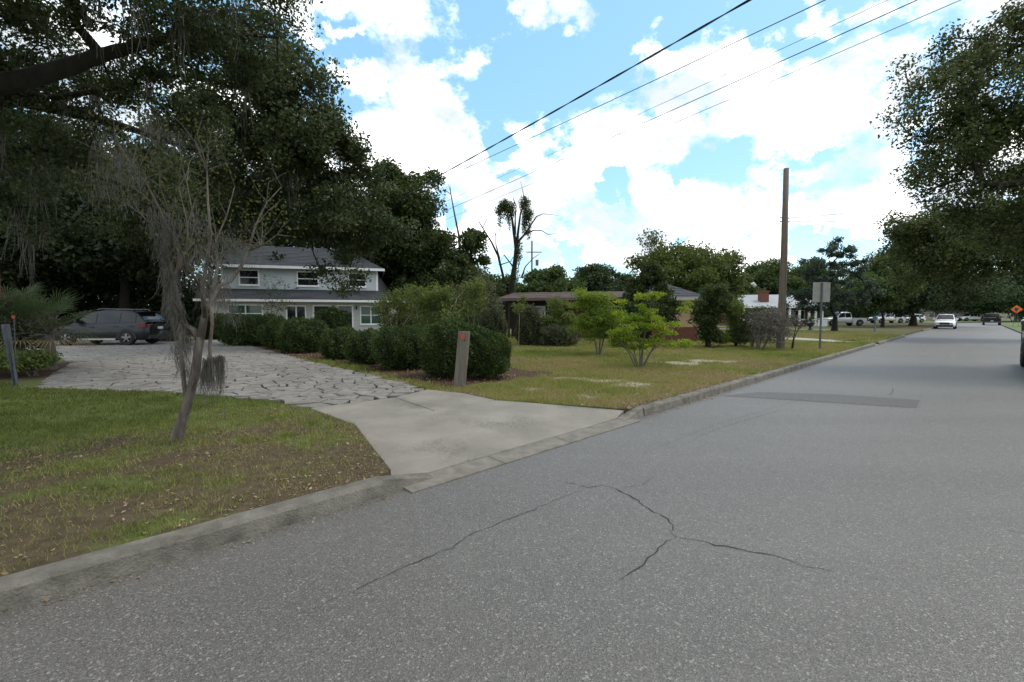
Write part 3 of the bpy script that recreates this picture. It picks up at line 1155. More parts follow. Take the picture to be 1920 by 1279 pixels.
def soils(x, y):
    """bare, sand, mulch weights at a place."""
    x, y = np.asarray(x, float), np.asarray(y, float)
    s, t = x * RD[0] + y * RD[1], x * RN[0] + y * RN[1]
    n1, n2 = fbm(x, y, 0.55), fbm(x + 31, y - 17, 1.3)
    bare = np.clip((0.62 - n2) * 2.2 + 0.1, 0, 1) * np.clip((0.75 - n1) * 2.5, 0, 1)
    left = s < 3.0
    # the shaded lawn: lush strip by the driveway, worn towards the kerb
    wear = np.clip((8.0 - t + (n1 - 0.5) * 2.2 + (s + 1) * 0.25) / 1.6, 0, 1)
    bare = np.where(left, np.clip(wear * (1.3 - n2 * 1.15 + (fbm(x + 7, y - 4, 4.2) - 0.5) * 1.3) + 0.03, 0, 1), bare * 0.95)
    # dry strip beside the apron and along the kerb
    bare = np.where(~left & (t < 5.0) & (s < 12), np.maximum(bare, np.clip((5.0 - t) * 0.5, 0, .6) * (0.5 + n2)), bare)
    sand = np.zeros_like(x)
    for cx, cy, a, b in sandy:
        r = np.hypot((x - cx) / a, (y - cy) / b) + (n2 - 0.5) * 1.6
        sand = np.maximum(sand, np.clip(1.25 - r, 0, 0.85))
    dx = np.clip((s - 5.2) / 0.5, 0, 1) * np.clip((9.3 - s + (n2 - .5) * 1.2) / 0.7, 0, 1)
    mulch = dx * np.clip((t - 7.0) / 0.4, 0, 1) * np.clip((27 - t) / 1.0, 0, 1)
    strip = np.clip(1 - np.abs(s - 5.75) / 0.5, 0, 1) * np.clip((t - 11.0) / 1, 0, 1) * np.clip((17 - t), 0, 1)   # grass strip by the drive
    mulch = np.clip(mulch - strip * 0.9, 0, 1)
    # leaf mould under the deep trees at the back left
    deep = np.clip((t - 24) / 2, 0, 1) * np.clip((5 - s) / 2, 0, 1)
    mulch = np.maximum(mulch, deep)
    palm = np.clip(1.3 - np.hypot((x + 12.6) / 3.0, (y - 12.4) / 3.2), 0, 1)
    mulch = np.maximum(mulch, palm)
    return bare, sand, mulch


def lawn(name, poly, label, near=26.0, step=0.42):
    bm = bmesh.new()
    vs = [bm.verts.new((p[0], p[1], LZ)) for p in poly]
    f = bm.faces.new(vs)
    bmesh.ops.recalc_face_normals(bm, faces=[f])
    if bm.faces[:][0].normal.z < 0:
        bmesh.ops.reverse_faces(bm, faces=bm.faces[:])
    bmesh.ops.triangulate(bm, faces=bm.faces[:])
    rim = [e for e in bm.edges if e.is_boundary]
    skirt = bmesh.ops.extrude_edge_only(bm, edges=rim)
    for v in skirt['geom']:
        if isinstance(v, bmesh.types.BMVert):
            v.co.z -= 0.2
    for ax, lo, hi in ((0, -18, 22), (1, 1, near)):
        q = lo
        while q < hi:
            no = (1, 0, 0) if ax == 0 else (0, 1, 0)
            co = (q, 0, 0) if ax == 0 else (0, q, 0)
            geom = [f for f in bm.faces if f.calc_center_median().y < near + 30] if ax == 0 else bm.faces[:]
            es = {e for f in geom for e in f.edges}
            vv = {v for f in geom for v in f.verts}
            bmesh.ops.bisect_plane(bm, geom=list(geom) + list(es) + list(vv), plane_co=co, plane_no=no)
            q += step
    me = bpy.data.meshes.new(name)
    bm.to_mesh(me)
    bm.free()
    co = np.empty(len(me.vertices) * 3, np.float32)
    me.vertices.foreach_get('co', co)
    co = co.reshape(-1, 3)
    b, s, m = soils(co[:, 0], co[:, 1])
    for nm, val in (('bare', b), ('sand', s), ('mulch', m)):
        a = me.attributes.new(nm, 'FLOAT', 'POINT')
        a.data.foreach_set('value', val.astype(np.float32))
    me.materials.append(M['lawn'])
    o = link(bpy.data.objects.new(name, me))
    return struct(o, label)


lawnA = [R(-30, KT), R(2.05, KT), apFL, apL, apBL, G(500, 752), st3, st2, st1, G(100, 700), st9, st10, Vector((-29, 21, 0)), Vector((-70, 26, 0)), Vector((-70, -20, 0))]
lawnB = [R(6.3, KT), apR2, apR1, apB3, apB2, G(735, 706), st5, st6, st7, st8, G(395, 634), Vector((-21.0, 30.5, 0)), Vector((-40, 45, 0)), Vector((-90, 60, 0)), Vector((-90, 200, 0)), Vector((40, 260, 0)),
         R(112, 70), R(112, KT), R(44.6, KT), R(30.4, KT)]
lawn('lawn', lawnA, 'shaded patchy lawn left of the driveway', 12.0)
lawn('lawn', lawnB, 'open sunlit lawn right of the driveway', 26.0)
mb = MB()
sr = [-30 + 4 * i for i in range(46)]
for a, b in zip(sr, sr[1:]):
    mb.poly([R(a, -2.91, LZ), R(b, -2.91, LZ), R(b, -45, LZ), R(a, -45, LZ)])
struct(mb.build('verge', M['far_grass']), 'grass verge right of the street')
mb = MB()
for i in range(30):
    a, b = 118 + 3.0 * i, 121 + 3.0 * i
    mb.poly([R(a, KF, LZ), R(b, KF, LZ), R(b, 60, LZ), R(a, 60, LZ)])
struct(mb.build('far_lawn', M['far_grass']), 'far lawn on the outside of the bend')

# pale path and grey side drive across the right-hand lawn
pth = [R(30.4, KF + .03, .02), R(31.5, KF + .03, .02), R(31.6, 4.3, LZ + .006), R(31.8, 5.6, LZ + .006), G(1560, 637.4, LZ + .006), G(1500, 633.4, LZ + .006), G(1450, 632.8, LZ + .006),
       G(1450, 636.4, LZ + .006), G(1500, 637.4, LZ + .006), G(1560, 642.4, LZ + .006), R(30.2, 5.0, LZ + .006), R(30.3, 4.3, LZ + .006)]
struct(MB().poly(pth).build('path', M['path']), 'narrow pale concrete path curving across the far lawn')
dr2 = [R(44.6, KF + .02, .012), R(60.9, KF + .02, .012), R(60.5, 4.6, LZ + .008), R(58.5, 7.5, LZ + .008), R(56, 11, LZ + .008), R(52, 22, LZ + .008), R(46, 22, LZ + .008), R(49.5, 10.5, LZ + .008), R(48.0, 7, LZ + .008), R(45.5, 4.6, LZ + .008)]
struct(MB().poly(dr2).build('side_drive', M['patch']), 'grey asphalt side drive past the mailbox')


# ------------------------------------------------------------------ grass, litter
def grass(name, poly, n, hgt, wid, seed, label, shade_tone=1.0):
    rng = np.random.default_rng(seed)
    P = np.array([(p[0], p[1]) for p in poly])
    lo, hi = P.min(0), P.max(0)
    out = []
    tot = 0
    while tot < n:
        q = rng.uniform(lo, hi, (n, 2))
        d = np.hypot(q[:, 0], q[:, 1])
        k = rng.uniform(0, 1, n) < np.clip((6.0 / np.maximum(d, 1.0)) ** 1.5, 0.02, 1)
        q = q[k]
        q = q[inside(q[:, 0], q[:, 1], poly)]
        q = q[~inside(q[:, 0], q[:, 1], pth) & ~inside(q[:, 0], q[:, 1], dr2)]
        b, s, m = soils(q[:, 0], q[:, 1])
        cover = np.clip((1.02 - b) * 1.0, 0.2, 1) * np.clip(1 - s * 1.15, 0.03, 1) * np.clip(1 - m, 0.01, 1)
        tuft = fbm(q[:, 0] + 5, q[:, 1] + 9, 4.0)
        cover *= np.clip(0.35 + (tuft - 0.35) * 2.5, 0.15, 1)
        keep = rng.uniform(0, 1, len(q)) < cover
        q = np.column_stack([q[keep], b[keep]])
        out.append(q)
        tot += len(q)
    q = np.concatenate(out)[:n]
    x, y, b = q[:, 0], q[:, 1], q[:, 2]
    d = np.hypot(x, y)
    w = np.maximum(wid, 0.0011 * d) * rng.uniform(0.7, 1.3, len(x))
    tall = fbm(x - 3, y + 12, 2.2)
    h = hgt * rng.uniform(0.45, 1.25, len(x)) * (0.55 + tall) * (1.0 - 0.35 * b)
    a = rng.uniform(0, 2 * math.pi, len(x))
    lean = rng.uniform(0.2, 0.9, len(x)) * h
    la = rng.uniform(0, 2 * math.pi, len(x))
    z0 = np.full(len(x), LZ - 0.004)
    p0 = np.stack([x - np.cos(a) * w / 2, y - np.sin(a) * w / 2, z0], 1)
    p1 = np.stack([x + np.cos(a) * w / 2, y + np.sin(a) * w / 2, z0], 1)
    p2 = np.stack([x + np.cos(la) * lean, y + np.sin(la) * lean, z0 + h], 1)
    dry = np.clip((0.02 if shade_tone == 1.0 else 0.36) + 0.75 * b * rng.uniform(0.3, 1.25, len(x)) + (fbm(x + 50, y, 0.35) - 0.5) * (0.4 if shade_tone == 1.0 else 0.75), 0, 1)  # left lawn starts lower: canopy shade put into its blade colour
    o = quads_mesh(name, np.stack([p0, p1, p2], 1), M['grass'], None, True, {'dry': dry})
    o['kind'] = 'stuff'
    o['label'] = label
    return o


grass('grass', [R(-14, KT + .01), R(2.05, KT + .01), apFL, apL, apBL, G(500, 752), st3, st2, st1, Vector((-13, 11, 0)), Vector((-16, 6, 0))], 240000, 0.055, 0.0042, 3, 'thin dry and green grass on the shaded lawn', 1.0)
grass('grass', [R(6.35, KT + .01), apR2, apR1, apB3, apB2, st5, st6, st7, R(9, 21), R(30, 24), R(30.2, KT + .01)], 330000, 0.085, 0.006, 4, 'mown green grass on the open lawn right of the drive', 0.8)
grass('grass', [R(31.7, KT + .02), R(33, 7), R(34, 20), R(56, 22), R(50, 7), R(44.4, KT + .02)], 60000, 0.11, 0.02, 8, 'mown grass on the far lawn beyond the pale path', 0.8)

rng = np.random.default_rng(21)


def litter(name, pts, size, label):
    n = len(pts)
    a = rng.normal(size=(n, 3))
    a[:, 2] *= 0.25
    a = unit(a)
    b = rng.normal(size=(n, 3))
    b[:, 2] *= 0.3
    b = unit(np.cross(np.cross(a, b), a))
    s = (size * rng.uniform(0.5, 1.4, n))[:, None]
    c = np.cross(a, b)
    V = np.stack([pts, pts + a * s * .5 + b * s * .25 + c * s * .1, pts + a * s, pts + a * s * .5 - b * s * .25 + c * s * .1], 1)
    o = quads_mesh(name, V, M['litter'])
    o['kind'] = 'stuff'
    o['label'] = label


q = rng.uniform(0, 1, (60000, 2))
s_, t_ = -9 + q[:, 0] * 12, KT + q[:, 1] * 4.6
pos = np.stack([s_ * RD[0] + t_ * RN[0], s_ * RD[1] + t_ * RN[1], np.full(len(s_), LZ + .012)], 1)
b_, _, _ = soils(pos[:, 0], pos[:, 1])
ok = inside(pos[:, 0], pos[:, 1], lawnA) & (rng.uniform(0, 1, len(pos)) < b_ * (0.15 + 0.8 * (fbm(pos[:, 0] * 1.0, pos[:, 1], 1.7) > 0.5)) * 0.24)
litter('leaf_litter', pos[ok], 0.032, 'fallen brown leaves scattered over the shaded lawn')
q = rng.uniform(0, 1, (3000, 2))
s_, t_ = 5.2 + q[:, 0] * 9, KT + q[:, 1] ** 2 * 3.2
pos = np.stack([s_ * RD[0] + t_ * RN[0], s_ * RD[1] + t_ * RN[1], np.full(len(s_), LZ + .015)], 1)
ok = inside(pos[:, 0], pos[:, 1], lawnB)
litter('leaf_litter', pos[ok], 0.045, 'dry leaves along the near edge of the open lawn')
s_ = np.concatenate([rng.uniform(-4, 2, 150), rng.uniform(6.6, 16, 350)])
t_ = KF - np.abs(rng.normal(0, 0.05, len(s_))) - 0.005
pos = np.stack([s_ * RD[0] + t_ * RN[0], s_ * RD[1] + t_ * RN[1], np.full(len(s_), 0.006)], 1)
litter('gutter_litter', pos, 0.03, 'dry leaves and grit lying against the kerb')
q = rng.uniform(0, 1, (2600, 2))
s_, t_ = 5.3 + q[:, 0] * 2.6, 7.0 + q[:, 1] * 16
pos = np.stack([s_ * RD[0] + t_ * RN[0], s_ * RD[1] + t_ * RN[1], np.full(len(s_), LZ + .012)], 1)
ok = inside(pos[:, 0], pos[:, 1], lawnB)
litter('leaf_litter', pos[ok], 0.05, 'brown leaf mulch along the foot of the hedge')

# ------------------------------------------------------------------ trees
BK = M['bark_dark']
# 1. the live oak whose crown hangs over the left of the street
oak1 = tree('live_oak', 'huge near live oak filling the upper left with dark mossy boughs', (-14.2, 8.6, LZ), [(-14.0, 8.7, 2.0), (-13.6, 8.9, 3.6)],
     [px_blob(110, -90, 9.5, 300, 130, 3.2), px_blob(330, 20, 10.5, 190, 110, 2.4), px_blob(465, 40, 11.5, 95, 100, 1.6), px_blob(60, 170, 12.5, 200, 70, 2.5),
      px_blob(250, 245, 13.5, 260, 55, 2.6), px_blob(380, 130, 11.8, 110, 80, 1.6), px_blob(60, 330, 13.5, 230, 110, 2.5), px_blob(-250, 100, 9, 250, 250, 4), px_blob(100, -420, 7, 420, 200, 4), (Vector((-7.5, 2.5, 8.5)), (5, 4.5, 1.8), 5), (Vector((-3.0, 4.5, 8.2)), (2.6, 3, 1.2), 3), px_blob(180, 50, 10.4, 130, 60, 1.4), px_blob(45, 60, 10.6, 75, 75, 1.4), px_blob(200, 175, 11.5, 170, 45, 1.4), px_blob(330, 205, 12, 130, 50, 1.4), px_blob(90, 300, 12.6, 170, 50, 1.6), px_blob(525, 10, 11.8, 48, 50, 1.2), px_blob(430, 60, 11.5, 90, 60, 1.4)],
     380, 0.56, 112000, 0.095, M['oak'], BK, .42, 11, twig=.2, flat=.55, moss=70, moss_len=1.5, sigma=.45, group='live oaks on the left',
     limbs=[[(AT(-120, 195, 9.0), .22), (AT(-40, 168, 9.2), .2), (AT(40, 150, 9.4), .185), (AT(120, 128, 9.8), .165), (AT(190, 104, 10.1), .14), (AT(250, 88, 10.4), .11), (AT(330, 66, 10.8), .08), (AT(400, 60, 11), .06), (AT(520, 70, 11.6), .04)],
            [(AT(-60, 190, 10.5), .2), (AT(110, 205, 11.5), .14), (AT(240, 240, 12.5), .09), (AT(420, 300, 13.5), .05)]])
# unseen leaves added above the frame, to shade the lawn and the viewpoint
ro_ = np.random.default_rng(44)
oc_ = sample_blobs([(Vector((-6.5, 1.0, 9.0)), (6, 5.5, 1.6), 30), (Vector((-2.5, 5.0, 9.6)), (3.2, 3, 1.0), 12), (Vector((-3, -4, 9.5)), (5, 4, 1.5), 14)], 240, ro_, .5)
C_ = np.repeat(oc_, 150, 0)
P_ = C_ + unit(ro_.normal(size=C_.shape)) * (ro_.uniform(0, 1, len(C_)) ** .5)[:, None] * np.array([.95, .95, .55])
ok_ = (P_[:, 1] < .3) | ((P_[:, 2] - EYE) / np.maximum(P_[:, 1], .05) > .72)
leaves('crown', P_[ok_] - np.array(oak1.location), .2, M['oak'], oak1, ro_, .55)
# 2. the oak in front of the house, its crown spread across the middle left
b2 = AT(318, 600, 26)
tree('live_oak', 'broad live oak whose spreading crown overhangs the white house', (b2.x, b2.y, LZ), [AT(322, 520, 26), AT(335, 440, 26)],
     [px_blob(540, 160, 19, 70, 75, 2.6), px_blob(570, 250, 20, 85, 75, 3), px_blob(470, 300, 22, 140, 90, 4), px_blob(610, 320, 21, 80, 60, 3), px_blob(500, 410, 23, 150, 45, 3),
      px_blob(670, 400, 22, 85, 70, 3), px_blob(675, 325, 21, 32, 36, 2), px_blob(640, 465, 24, 75, 40, 2), px_blob(648, 510, 26, 34, 24, 1.2), px_blob(330, 380, 26, 140, 90, 4), px_blob(430, 190, 20, 90, 60, 3)],
     300, .85, 105000, 0.175, M['oak'], BK, .5, 12, flat=.7, moss=30, moss_len=2.0, sigma=.55, group='live oaks on the left', kink=.1,
     limbs=[[(AT(420, 380, 25), .28), (AT(520, 330, 23.5), .2), (AT(610, 280, 22), .12), (AT(600, 190, 20.5), .07)], [(AT(480, 440, 25), .2), (AT(610, 440, 24), .13), (AT(690, 390, 23), .07)]])
b3 = AT(735, 600, 46)
tree('live_oak', 'lighter green oak behind the right end of the white house', (b3.x, b3.y, LZ), [AT(737, 540, 46), AT(738, 480, 46)],
     [px_blob(740, 385, 43, 70, 55, 4), px_blob(785, 395, 42, 36, 22, 2), px_blob(738, 345, 43, 34, 26, 2.5), px_blob(715, 470, 45, 60, 50, 4), px_blob(745, 450, 44, 40, 40, 3), px_blob(700, 540, 47, 40, 40, 4)],
     120, 1.6, 70000, 0.3, M['oak_mid'], BK, .45, 13, flat=.7, droop=.3, sigma=.5, group='live oaks on the left')
# deep, dark trees closing off the left
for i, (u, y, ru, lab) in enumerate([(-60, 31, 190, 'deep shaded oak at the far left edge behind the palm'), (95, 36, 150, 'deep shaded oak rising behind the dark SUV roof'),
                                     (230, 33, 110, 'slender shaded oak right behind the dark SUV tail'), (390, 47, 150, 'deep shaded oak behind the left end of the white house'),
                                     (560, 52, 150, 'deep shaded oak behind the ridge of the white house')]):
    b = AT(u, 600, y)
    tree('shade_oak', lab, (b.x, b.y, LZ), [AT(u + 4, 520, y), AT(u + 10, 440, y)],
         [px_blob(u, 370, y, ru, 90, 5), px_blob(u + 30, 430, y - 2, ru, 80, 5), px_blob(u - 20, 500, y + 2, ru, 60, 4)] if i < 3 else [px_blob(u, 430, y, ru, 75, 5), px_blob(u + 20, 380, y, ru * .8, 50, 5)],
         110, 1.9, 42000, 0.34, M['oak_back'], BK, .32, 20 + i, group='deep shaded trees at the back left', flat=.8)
ug = np.random.default_rng(5)
# undergrowth behind the parked SUV: nobody could count it
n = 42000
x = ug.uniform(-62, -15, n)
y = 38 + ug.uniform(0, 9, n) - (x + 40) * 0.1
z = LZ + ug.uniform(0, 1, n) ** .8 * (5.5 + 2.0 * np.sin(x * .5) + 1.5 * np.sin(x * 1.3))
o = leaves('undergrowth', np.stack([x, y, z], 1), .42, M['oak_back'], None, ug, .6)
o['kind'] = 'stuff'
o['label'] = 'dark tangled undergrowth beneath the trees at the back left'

# 3. small moss-hung crape myrtle in the foreground lawn
def limb_tree(name, label, cat, base, limbs, bm, group=None, ns=8):
    """Explicit stems: each a list of (point, radius)."""
    t = thing(name, label, cat, base, 0, group)
    mb = MB()
    base = Vector(base)
    for l in limbs:
        mb.tube([Vector(p) - base for p, r in l], [r for p, r in l], ns, cap=True)
    mb.build('trunk', bm, t, True)
    return t, base


Y0 = 5.34
A_ = lambda u, v, y=Y0: AT(u, v, y)
mbase = G(333, 826)
stem = [[(mbase - Vector((.1, 0, .12)), 0.1066), (A_(331, 824), 0.0672), (A_(338, 800), 0.0574), (A_(347, 770), 0.0525), (A_(356, 740), 0.0508), (A_(362, 715), 0.0476), (A_(368, 690), 0.0467), (A_(371, 660), 0.0443), (A_(376, 632), 0.0476)],
        [(mbase - Vector((-.02, 0, .1)), 0.0738), (A_(325, 832), 0.0410), (A_(305, 834, 5.2), 0.0190)],
        [(A_(376, 640), 0.0451), (A_(362, 618), 0.0328), (A_(342, 608), 0.0279), (A_(325, 580), 0.0246), (A_(318, 552), 0.0221), (A_(322, 525), 0.0197), (A_(333, 505), 0.0180), (A_(336, 478), 0.0181), (A_(326, 455), 0.0162), (A_(315, 430), 0.0133), (A_(298, 390, 5.2), 0.0114), (A_(275, 345, 5.1), 0.0085), (A_(248, 312, 5.0), 0.0066), (A_(215, 255, 4.9), 0.0038)],
        [(A_(336, 505), 0.0180), (A_(342, 480, 5.5), 0.0152), (A_(355, 465, 5.6), 0.0114), (A_(365, 420, 5.7), 0.0085), (A_(350, 340, 5.8), 0.0057)],
        [(A_(376, 635), 0.0451), (A_(384, 590), 0.0344), (A_(398, 560), 0.0279), (A_(412, 535, 5.4), 0.0230), (A_(432, 528, 5.5), 0.0197), (A_(452, 500, 5.6), 0.0190), (A_(466, 470, 5.7), 0.0152), (A_(478, 425, 5.8), 0.0114), (A_(500, 380, 5.9), 0.0076), (A_(528, 350, 6), 0.0038)],
        [(A_(384, 596), 0.0295), (A_(380, 540, 5.1), 0.0213), (A_(388, 490, 5.0), 0.0190), (A_(395, 440, 4.95), 0.0142), (A_(390, 380, 4.9), 0.0104), (A_(388, 320, 4.9), 0.0076), (A_(380, 285, 4.9), 0.0047), (A_(392, 268, 4.9), 0.0029)],
        [(A_(395, 566), 0.0246), (A_(408, 500, 5.6), 0.0190), (A_(405, 450, 5.8), 0.0133), (A_(425, 405, 5.9), 0.0085), (A_(440, 350, 6), 0.0047)],
        [(A_(342, 608), 0.0246), (A_(335, 560, 5.6), 0.0190), (A_(326, 520, 5.7), 0.0142), (A_(312, 470, 5.8), 0.0104), (A_(318, 400, 5.9), 0.0076), (A_(300, 350, 5.9), 0.0047), (A_(302, 320, 5.9), 0.0029)],
        [(A_(296, 392, 5.2), 0.0104), (A_(262, 360, 5.1), 0.0076), (A_(220, 330, 5.0), 0.0038)],
        [(A_(292, 430, 5.2), 0.0095), (A_(262, 400, 5.1), 0.0066), (A_(225, 372, 5.0), 0.0038)],
        [(A_(378, 540), 0.0152), (A_(350, 500, 5.0), 0.0104), (A_(352, 420, 4.9), 0.0066), (A_(335, 350, 4.85), 0.0038)],
        [(A_(466, 470, 5.7), 0.0114), (A_(490, 462, 5.6), 0.0076), (A_(520, 440, 5.6), 0.0038)],
        [(A_(395, 690), 0.0171), (A_(393, 650), 0.0190), (A_(398, 610), 0.0180), (A_(396, 575), 0.0246)],
        [(A_(350, 760), 0.0246), (A_(343, 700, 5.3), 0.0230), (A_(338, 640, 5.25), 0.0180), (A_(340, 612, 5.3), 0.0190)],
        [(A_(383, 690), 0.0190), (A_(398, 675, 5.25), 0.0142), (A_(414, 672, 5.2), 0.0095)]]
myr, mb_ = limb_tree('crape_myrtle', 'leaning crape myrtle hung with grey moss on the near left lawn', 'tree', mbase, stem, M['bark_myrtle'])
rm = np.random.default_rng(9)
twigs = MB()
tips = []
for k in range(90):
    l = stem[rm.integers(2, 12)]
    i = rm.integers(max(1, len(l) - 4), len(l))
    p = Vector(l[i][0]) - mb_
    d = Vector(rm.normal(size=3)) * .5 + Vector((0, 0, .7))
    ln = rm.uniform(.2, .65)
    q1 = p + d.normalized() * ln * .5
    q2 = q1 + (d.normalized() + Vector(rm.normal(size=3)) * .3).normalized() * ln * .5
    twigs.tube([p, q1, q2], [.006, .0045, .002], 4, cap=False)
    tips += [q1, q2, q1.lerp(q2, .5)]
twigs.build('twig', M['bark_grey'], myr)
tp_ = np.array([tuple(p) for p in tips])
lp = tp_[rm.integers(0, len(tp_), 1700)] + rm.normal(size=(1700, 3)) * .1
leaves('crown', lp, .042, M['myrtle_leaf'], myr, rm, .5)
# moss: curtains along given lines of bough, (from, to, count, length)
ml = []
def curtain(u0, v0, u1, v1, y, n, L, spread, sway=.3):
    a, b = np.array(AT(u0, v0, y) - mb_), np.array(AT(u1, v1, y) - mb_)
    t = rm.uniform(0, 1, n)[:, None]
    cl = 0.5 + 0.5 * np.sin(t[:, 0] * 37 + u0) * np.sin(t[:, 0] * 17 + v0)
    P = a + (b - a) * t + rm.normal(size=(n, 3)) * spread
    LL = L * (0.25 + 0.75 * cl) * rm.uniform(.35, 1.1, n)
    ml.append(strands(P, LL * .9, rm, .006, sway, 7))
curtain(302, 430, 333, 600, 5.3, 737, 0.42, 0.037500000000000006)
curtain(295, 400, 330, 440, 5.25, 234, 0.60, 0.045)
curtain(322, 560, 353, 640, 5.3, 347, 0.50, 0.03375)
curtain(330, 640, 352, 700, 5.3, 217, 0.40, .035)
curtain(384, 676, 400, 672, 5.2, 170, .5, .02, .1)
curtain(404, 671, 416, 672, 5.2, 130, .3, .02, .12)
curtain(409, 670, 416, 670, 5.2, 200, .72, .012, .07)
curtain(340, 470, 410, 560, 5.5, 380, 0.45, .08)
curtain(400, 440, 470, 470, 5.8, 260, 0.40, .1)
curtain(375, 400, 400, 560, 5.0, 260, 0.35, .06)
curtain(405, 520, 440, 600, 5.6, 244, 0.30, .05)
curtain(190, 250, 270, 350, 5.0, 380, .2, .07)
curtain(170, 335, 290, 400, 5.1, 260, .18, .1)
curtain(270, 235, 345, 270, 5.6, 350, .2, .08)
curtain(310, 395, 360, 430, 5.4, 180, 0.28, .09)
curtain(380, 690, 392, 700, 5.3, 210, 0.60, .03)
quads_mesh('hanging_moss', np.concatenate(ml, 0), M['moss'], myr)

# 4. right-hand street trees
rt = R(17.5, -5.0, LZ)
tree('street_oak', 'near street oak reaching in from the right edge over the road', tuple(rt), [(rt.x - .1, rt.y + .1, 2.2), (rt.x - .5, rt.y + .4, 3.8)],
     [px_blob(1850, 120, 14, 105, 70, 1.8), px_blob(1800, 215, 13.5, 95, 65, 1.6), px_blob(1792, 175, 13.5, 55, 60, 1.2), px_blob(1870, 250, 13.5, 110, 75, 1.8), px_blob(1800, 310, 13.2, 65, 50, 1.3), px_blob(1860, 370, 13.5, 120, 50, 1.6),
      px_blob(1880, 440, 14, 110, 38, 1.4), px_blob(2060, 200, 13, 170, 200, 2.6), px_blob(1900, 60, 14, 60, 40, 1.3), px_blob(1745, 225, 13.5, 34, 28, .8), px_blob(1748, 335, 13.3, 26, 24, .7)],
     270, .5, 62000, .105, M['oak_right'], BK, .3, 31, flat=.9, sigma=.5, group='oaks along the right of the street')
rt = R(41, -6.5, LZ)
tree('street_oak', 'second street oak down the right side, boughs arching over the road', tuple(rt), [(rt.x - .3, rt.y + .2, 3), (rt.x - 1.2, rt.y + 1, 5)],
     [px_blob(1800, 440, 30, 90, 45, 3), px_blob(1755, 455, 30, 62, 40, 2.5), px_blob(1712, 432, 30, 34, 28, 2), px_blob(1880, 430, 30, 80, 60, 3.5), px_blob(1730, 488, 30, 42, 26, 2), px_blob(1790, 500, 31, 80, 24, 2.5), px_blob(1990, 430, 29, 100, 80, 4)],
     190, .9, 52000, .2, M['oak_right'], BK, .4, 32, flat=.9, group='oaks along the right of the street',
     limbs=[[(AT(1960, 430, 29), .25), (AT(1850, 440, 30), .16), (AT(1740, 450, 30), .08)]])

# 5. trees of the middle and far distance
def far_tree(u, y, top, bot, ru, lab, lm, seed, name='tree', leaf=.3, n=24000, nc=70, cr=None, trunk_r=.25, flat=.75, sparse=False, lobes_=None, ground=LZ, group='trees in the distance', cat='tree', moss=0):
    b = AT(u, 600, y)
    mid = (top + bot) / 2
    rv = (bot - top) / 2
    bl = lobes_ or [px_blob(u, mid, y, ru * .8, rv * .85, None), px_blob(u - ru * .45, mid + rv * .3, y - 1, ru * .5, rv * .55), px_blob(u + ru * .45, mid + rv * .2, y + 1, ru * .5, rv * .6), px_blob(u + ru * .05, top + rv * .5, y, ru * .5, rv * .45)]
    tv = bot + (600 - bot) * .2
    return tree(name, lab, (b.x, b.y, ground), [AT(u + 1, (600 + tv) / 2, y), AT(u, tv, y)], bl, nc, cr or ru / FPX * y * .28, n, leaf, lm, M['bark_dark'], trunk_r, seed, cat, group, flat=flat, moss=moss, moss_len=1.5)


far_tree(842, 44, 425, 575, 76, 'bushy dark tree wrapped in vines left of the dead tree', M['oak_mid'], 41, n=48000, nc=95, leaf=.3,
         lobes_=[px_blob(840, 500, 44, 66, 50, 4), px_blob(800, 470, 44, 30, 32, 2.5), px_blob(885, 470, 44, 28, 40, 2), px_blob(870, 540, 43, 60, 40, 4), px_blob(895, 445, 44, 12, 22, 1), px_blob(790, 540, 44, 40, 50, 3)])
far_tree(1112, 72, 492, 575, 52, 'round dark tree standing alone above the brown roof', M['far_dark'], 42, n=22000, leaf=.42)
far_tree(1168, 75, 508, 575, 28, 'small pointed dark tree right of the round one', M['far_dark'], 43, n=9000, leaf=.42, nc=40)
far_tree(1020, 58, 508, 575, 60, 'low bushy tree behind the brown roof beside the dead trunk', M['far_leaf'], 44, n=22000, leaf=.4)
far_tree(930, 60, 520, 580, 50, 'low green tree behind the left end of the brown roof', M['far_leaf'], 45, n=15000, leaf=.4)
far_tree(1275, 44, 462, 575, 95, 'tall open-crowned tree behind the slate-roofed wing', M['oak_light'], 46, n=36000, nc=100, leaf=.27, cr=1.15,
         lobes_=[px_blob(1215, 490, 44, 30, 26, 2), px_blob(1255, 478, 44, 30, 22, 2), px_blob(1300, 480, 44, 36, 26, 2), px_blob(1350, 500, 44, 30, 32, 2.5), px_blob(1280, 520, 44, 90, 40, 4), px_blob(1330, 545, 44, 50, 36, 3)])
far_tree(1218, 21.5, 498, 628, 50, 'dense dark tree in front of the open crown, left of the wing', M['oak_mid'], 47, n=22000, nc=80, leaf=.13, trunk_r=.1)
far_tree(1440, 78, 486, 592, 62, 'broad green tree behind the porch house chimney', M['far_leaf'], 48, n=30000, leaf=.42)
far_tree(1512, 85, 492, 592, 60, 'green tree right of the pole above the porch roof', M['far_leaf'], 49, n=30000, leaf=.44)
far_tree(1385, 70, 512, 592, 42, 'light green tree between the columnar shrub and the pole', M['far_leaf'], 50, n=12000, leaf=.4, nc=40)
far_tree(1565, 41, 442, 590, 66, 'open blue-green tree on a thin trunk in front of the silver pickup', M['blue_leaf'], 51, n=15000, nc=95, leaf=.2, cr=.55, trunk_r=.24, flat=.6,
         lobes_=[px_blob(1568, 468, 41, 30, 22, 1.3), px_blob(1600, 480, 41, 26, 20, 1.2), px_blob(1525, 495, 41, 28, 18, 1.3), px_blob(1568, 510, 41, 50, 25, 2), px_blob(1570, 553, 41, 72, 30, 2.5), px_blob(1520, 560, 41, 40, 22, 2)])
far_tree(1655, 56, 482, 590, 62, 'round dense tree between the open tree and the dark oak', M['far_leaf'], 52, n=30000, leaf=.32, trunk_r=.2)
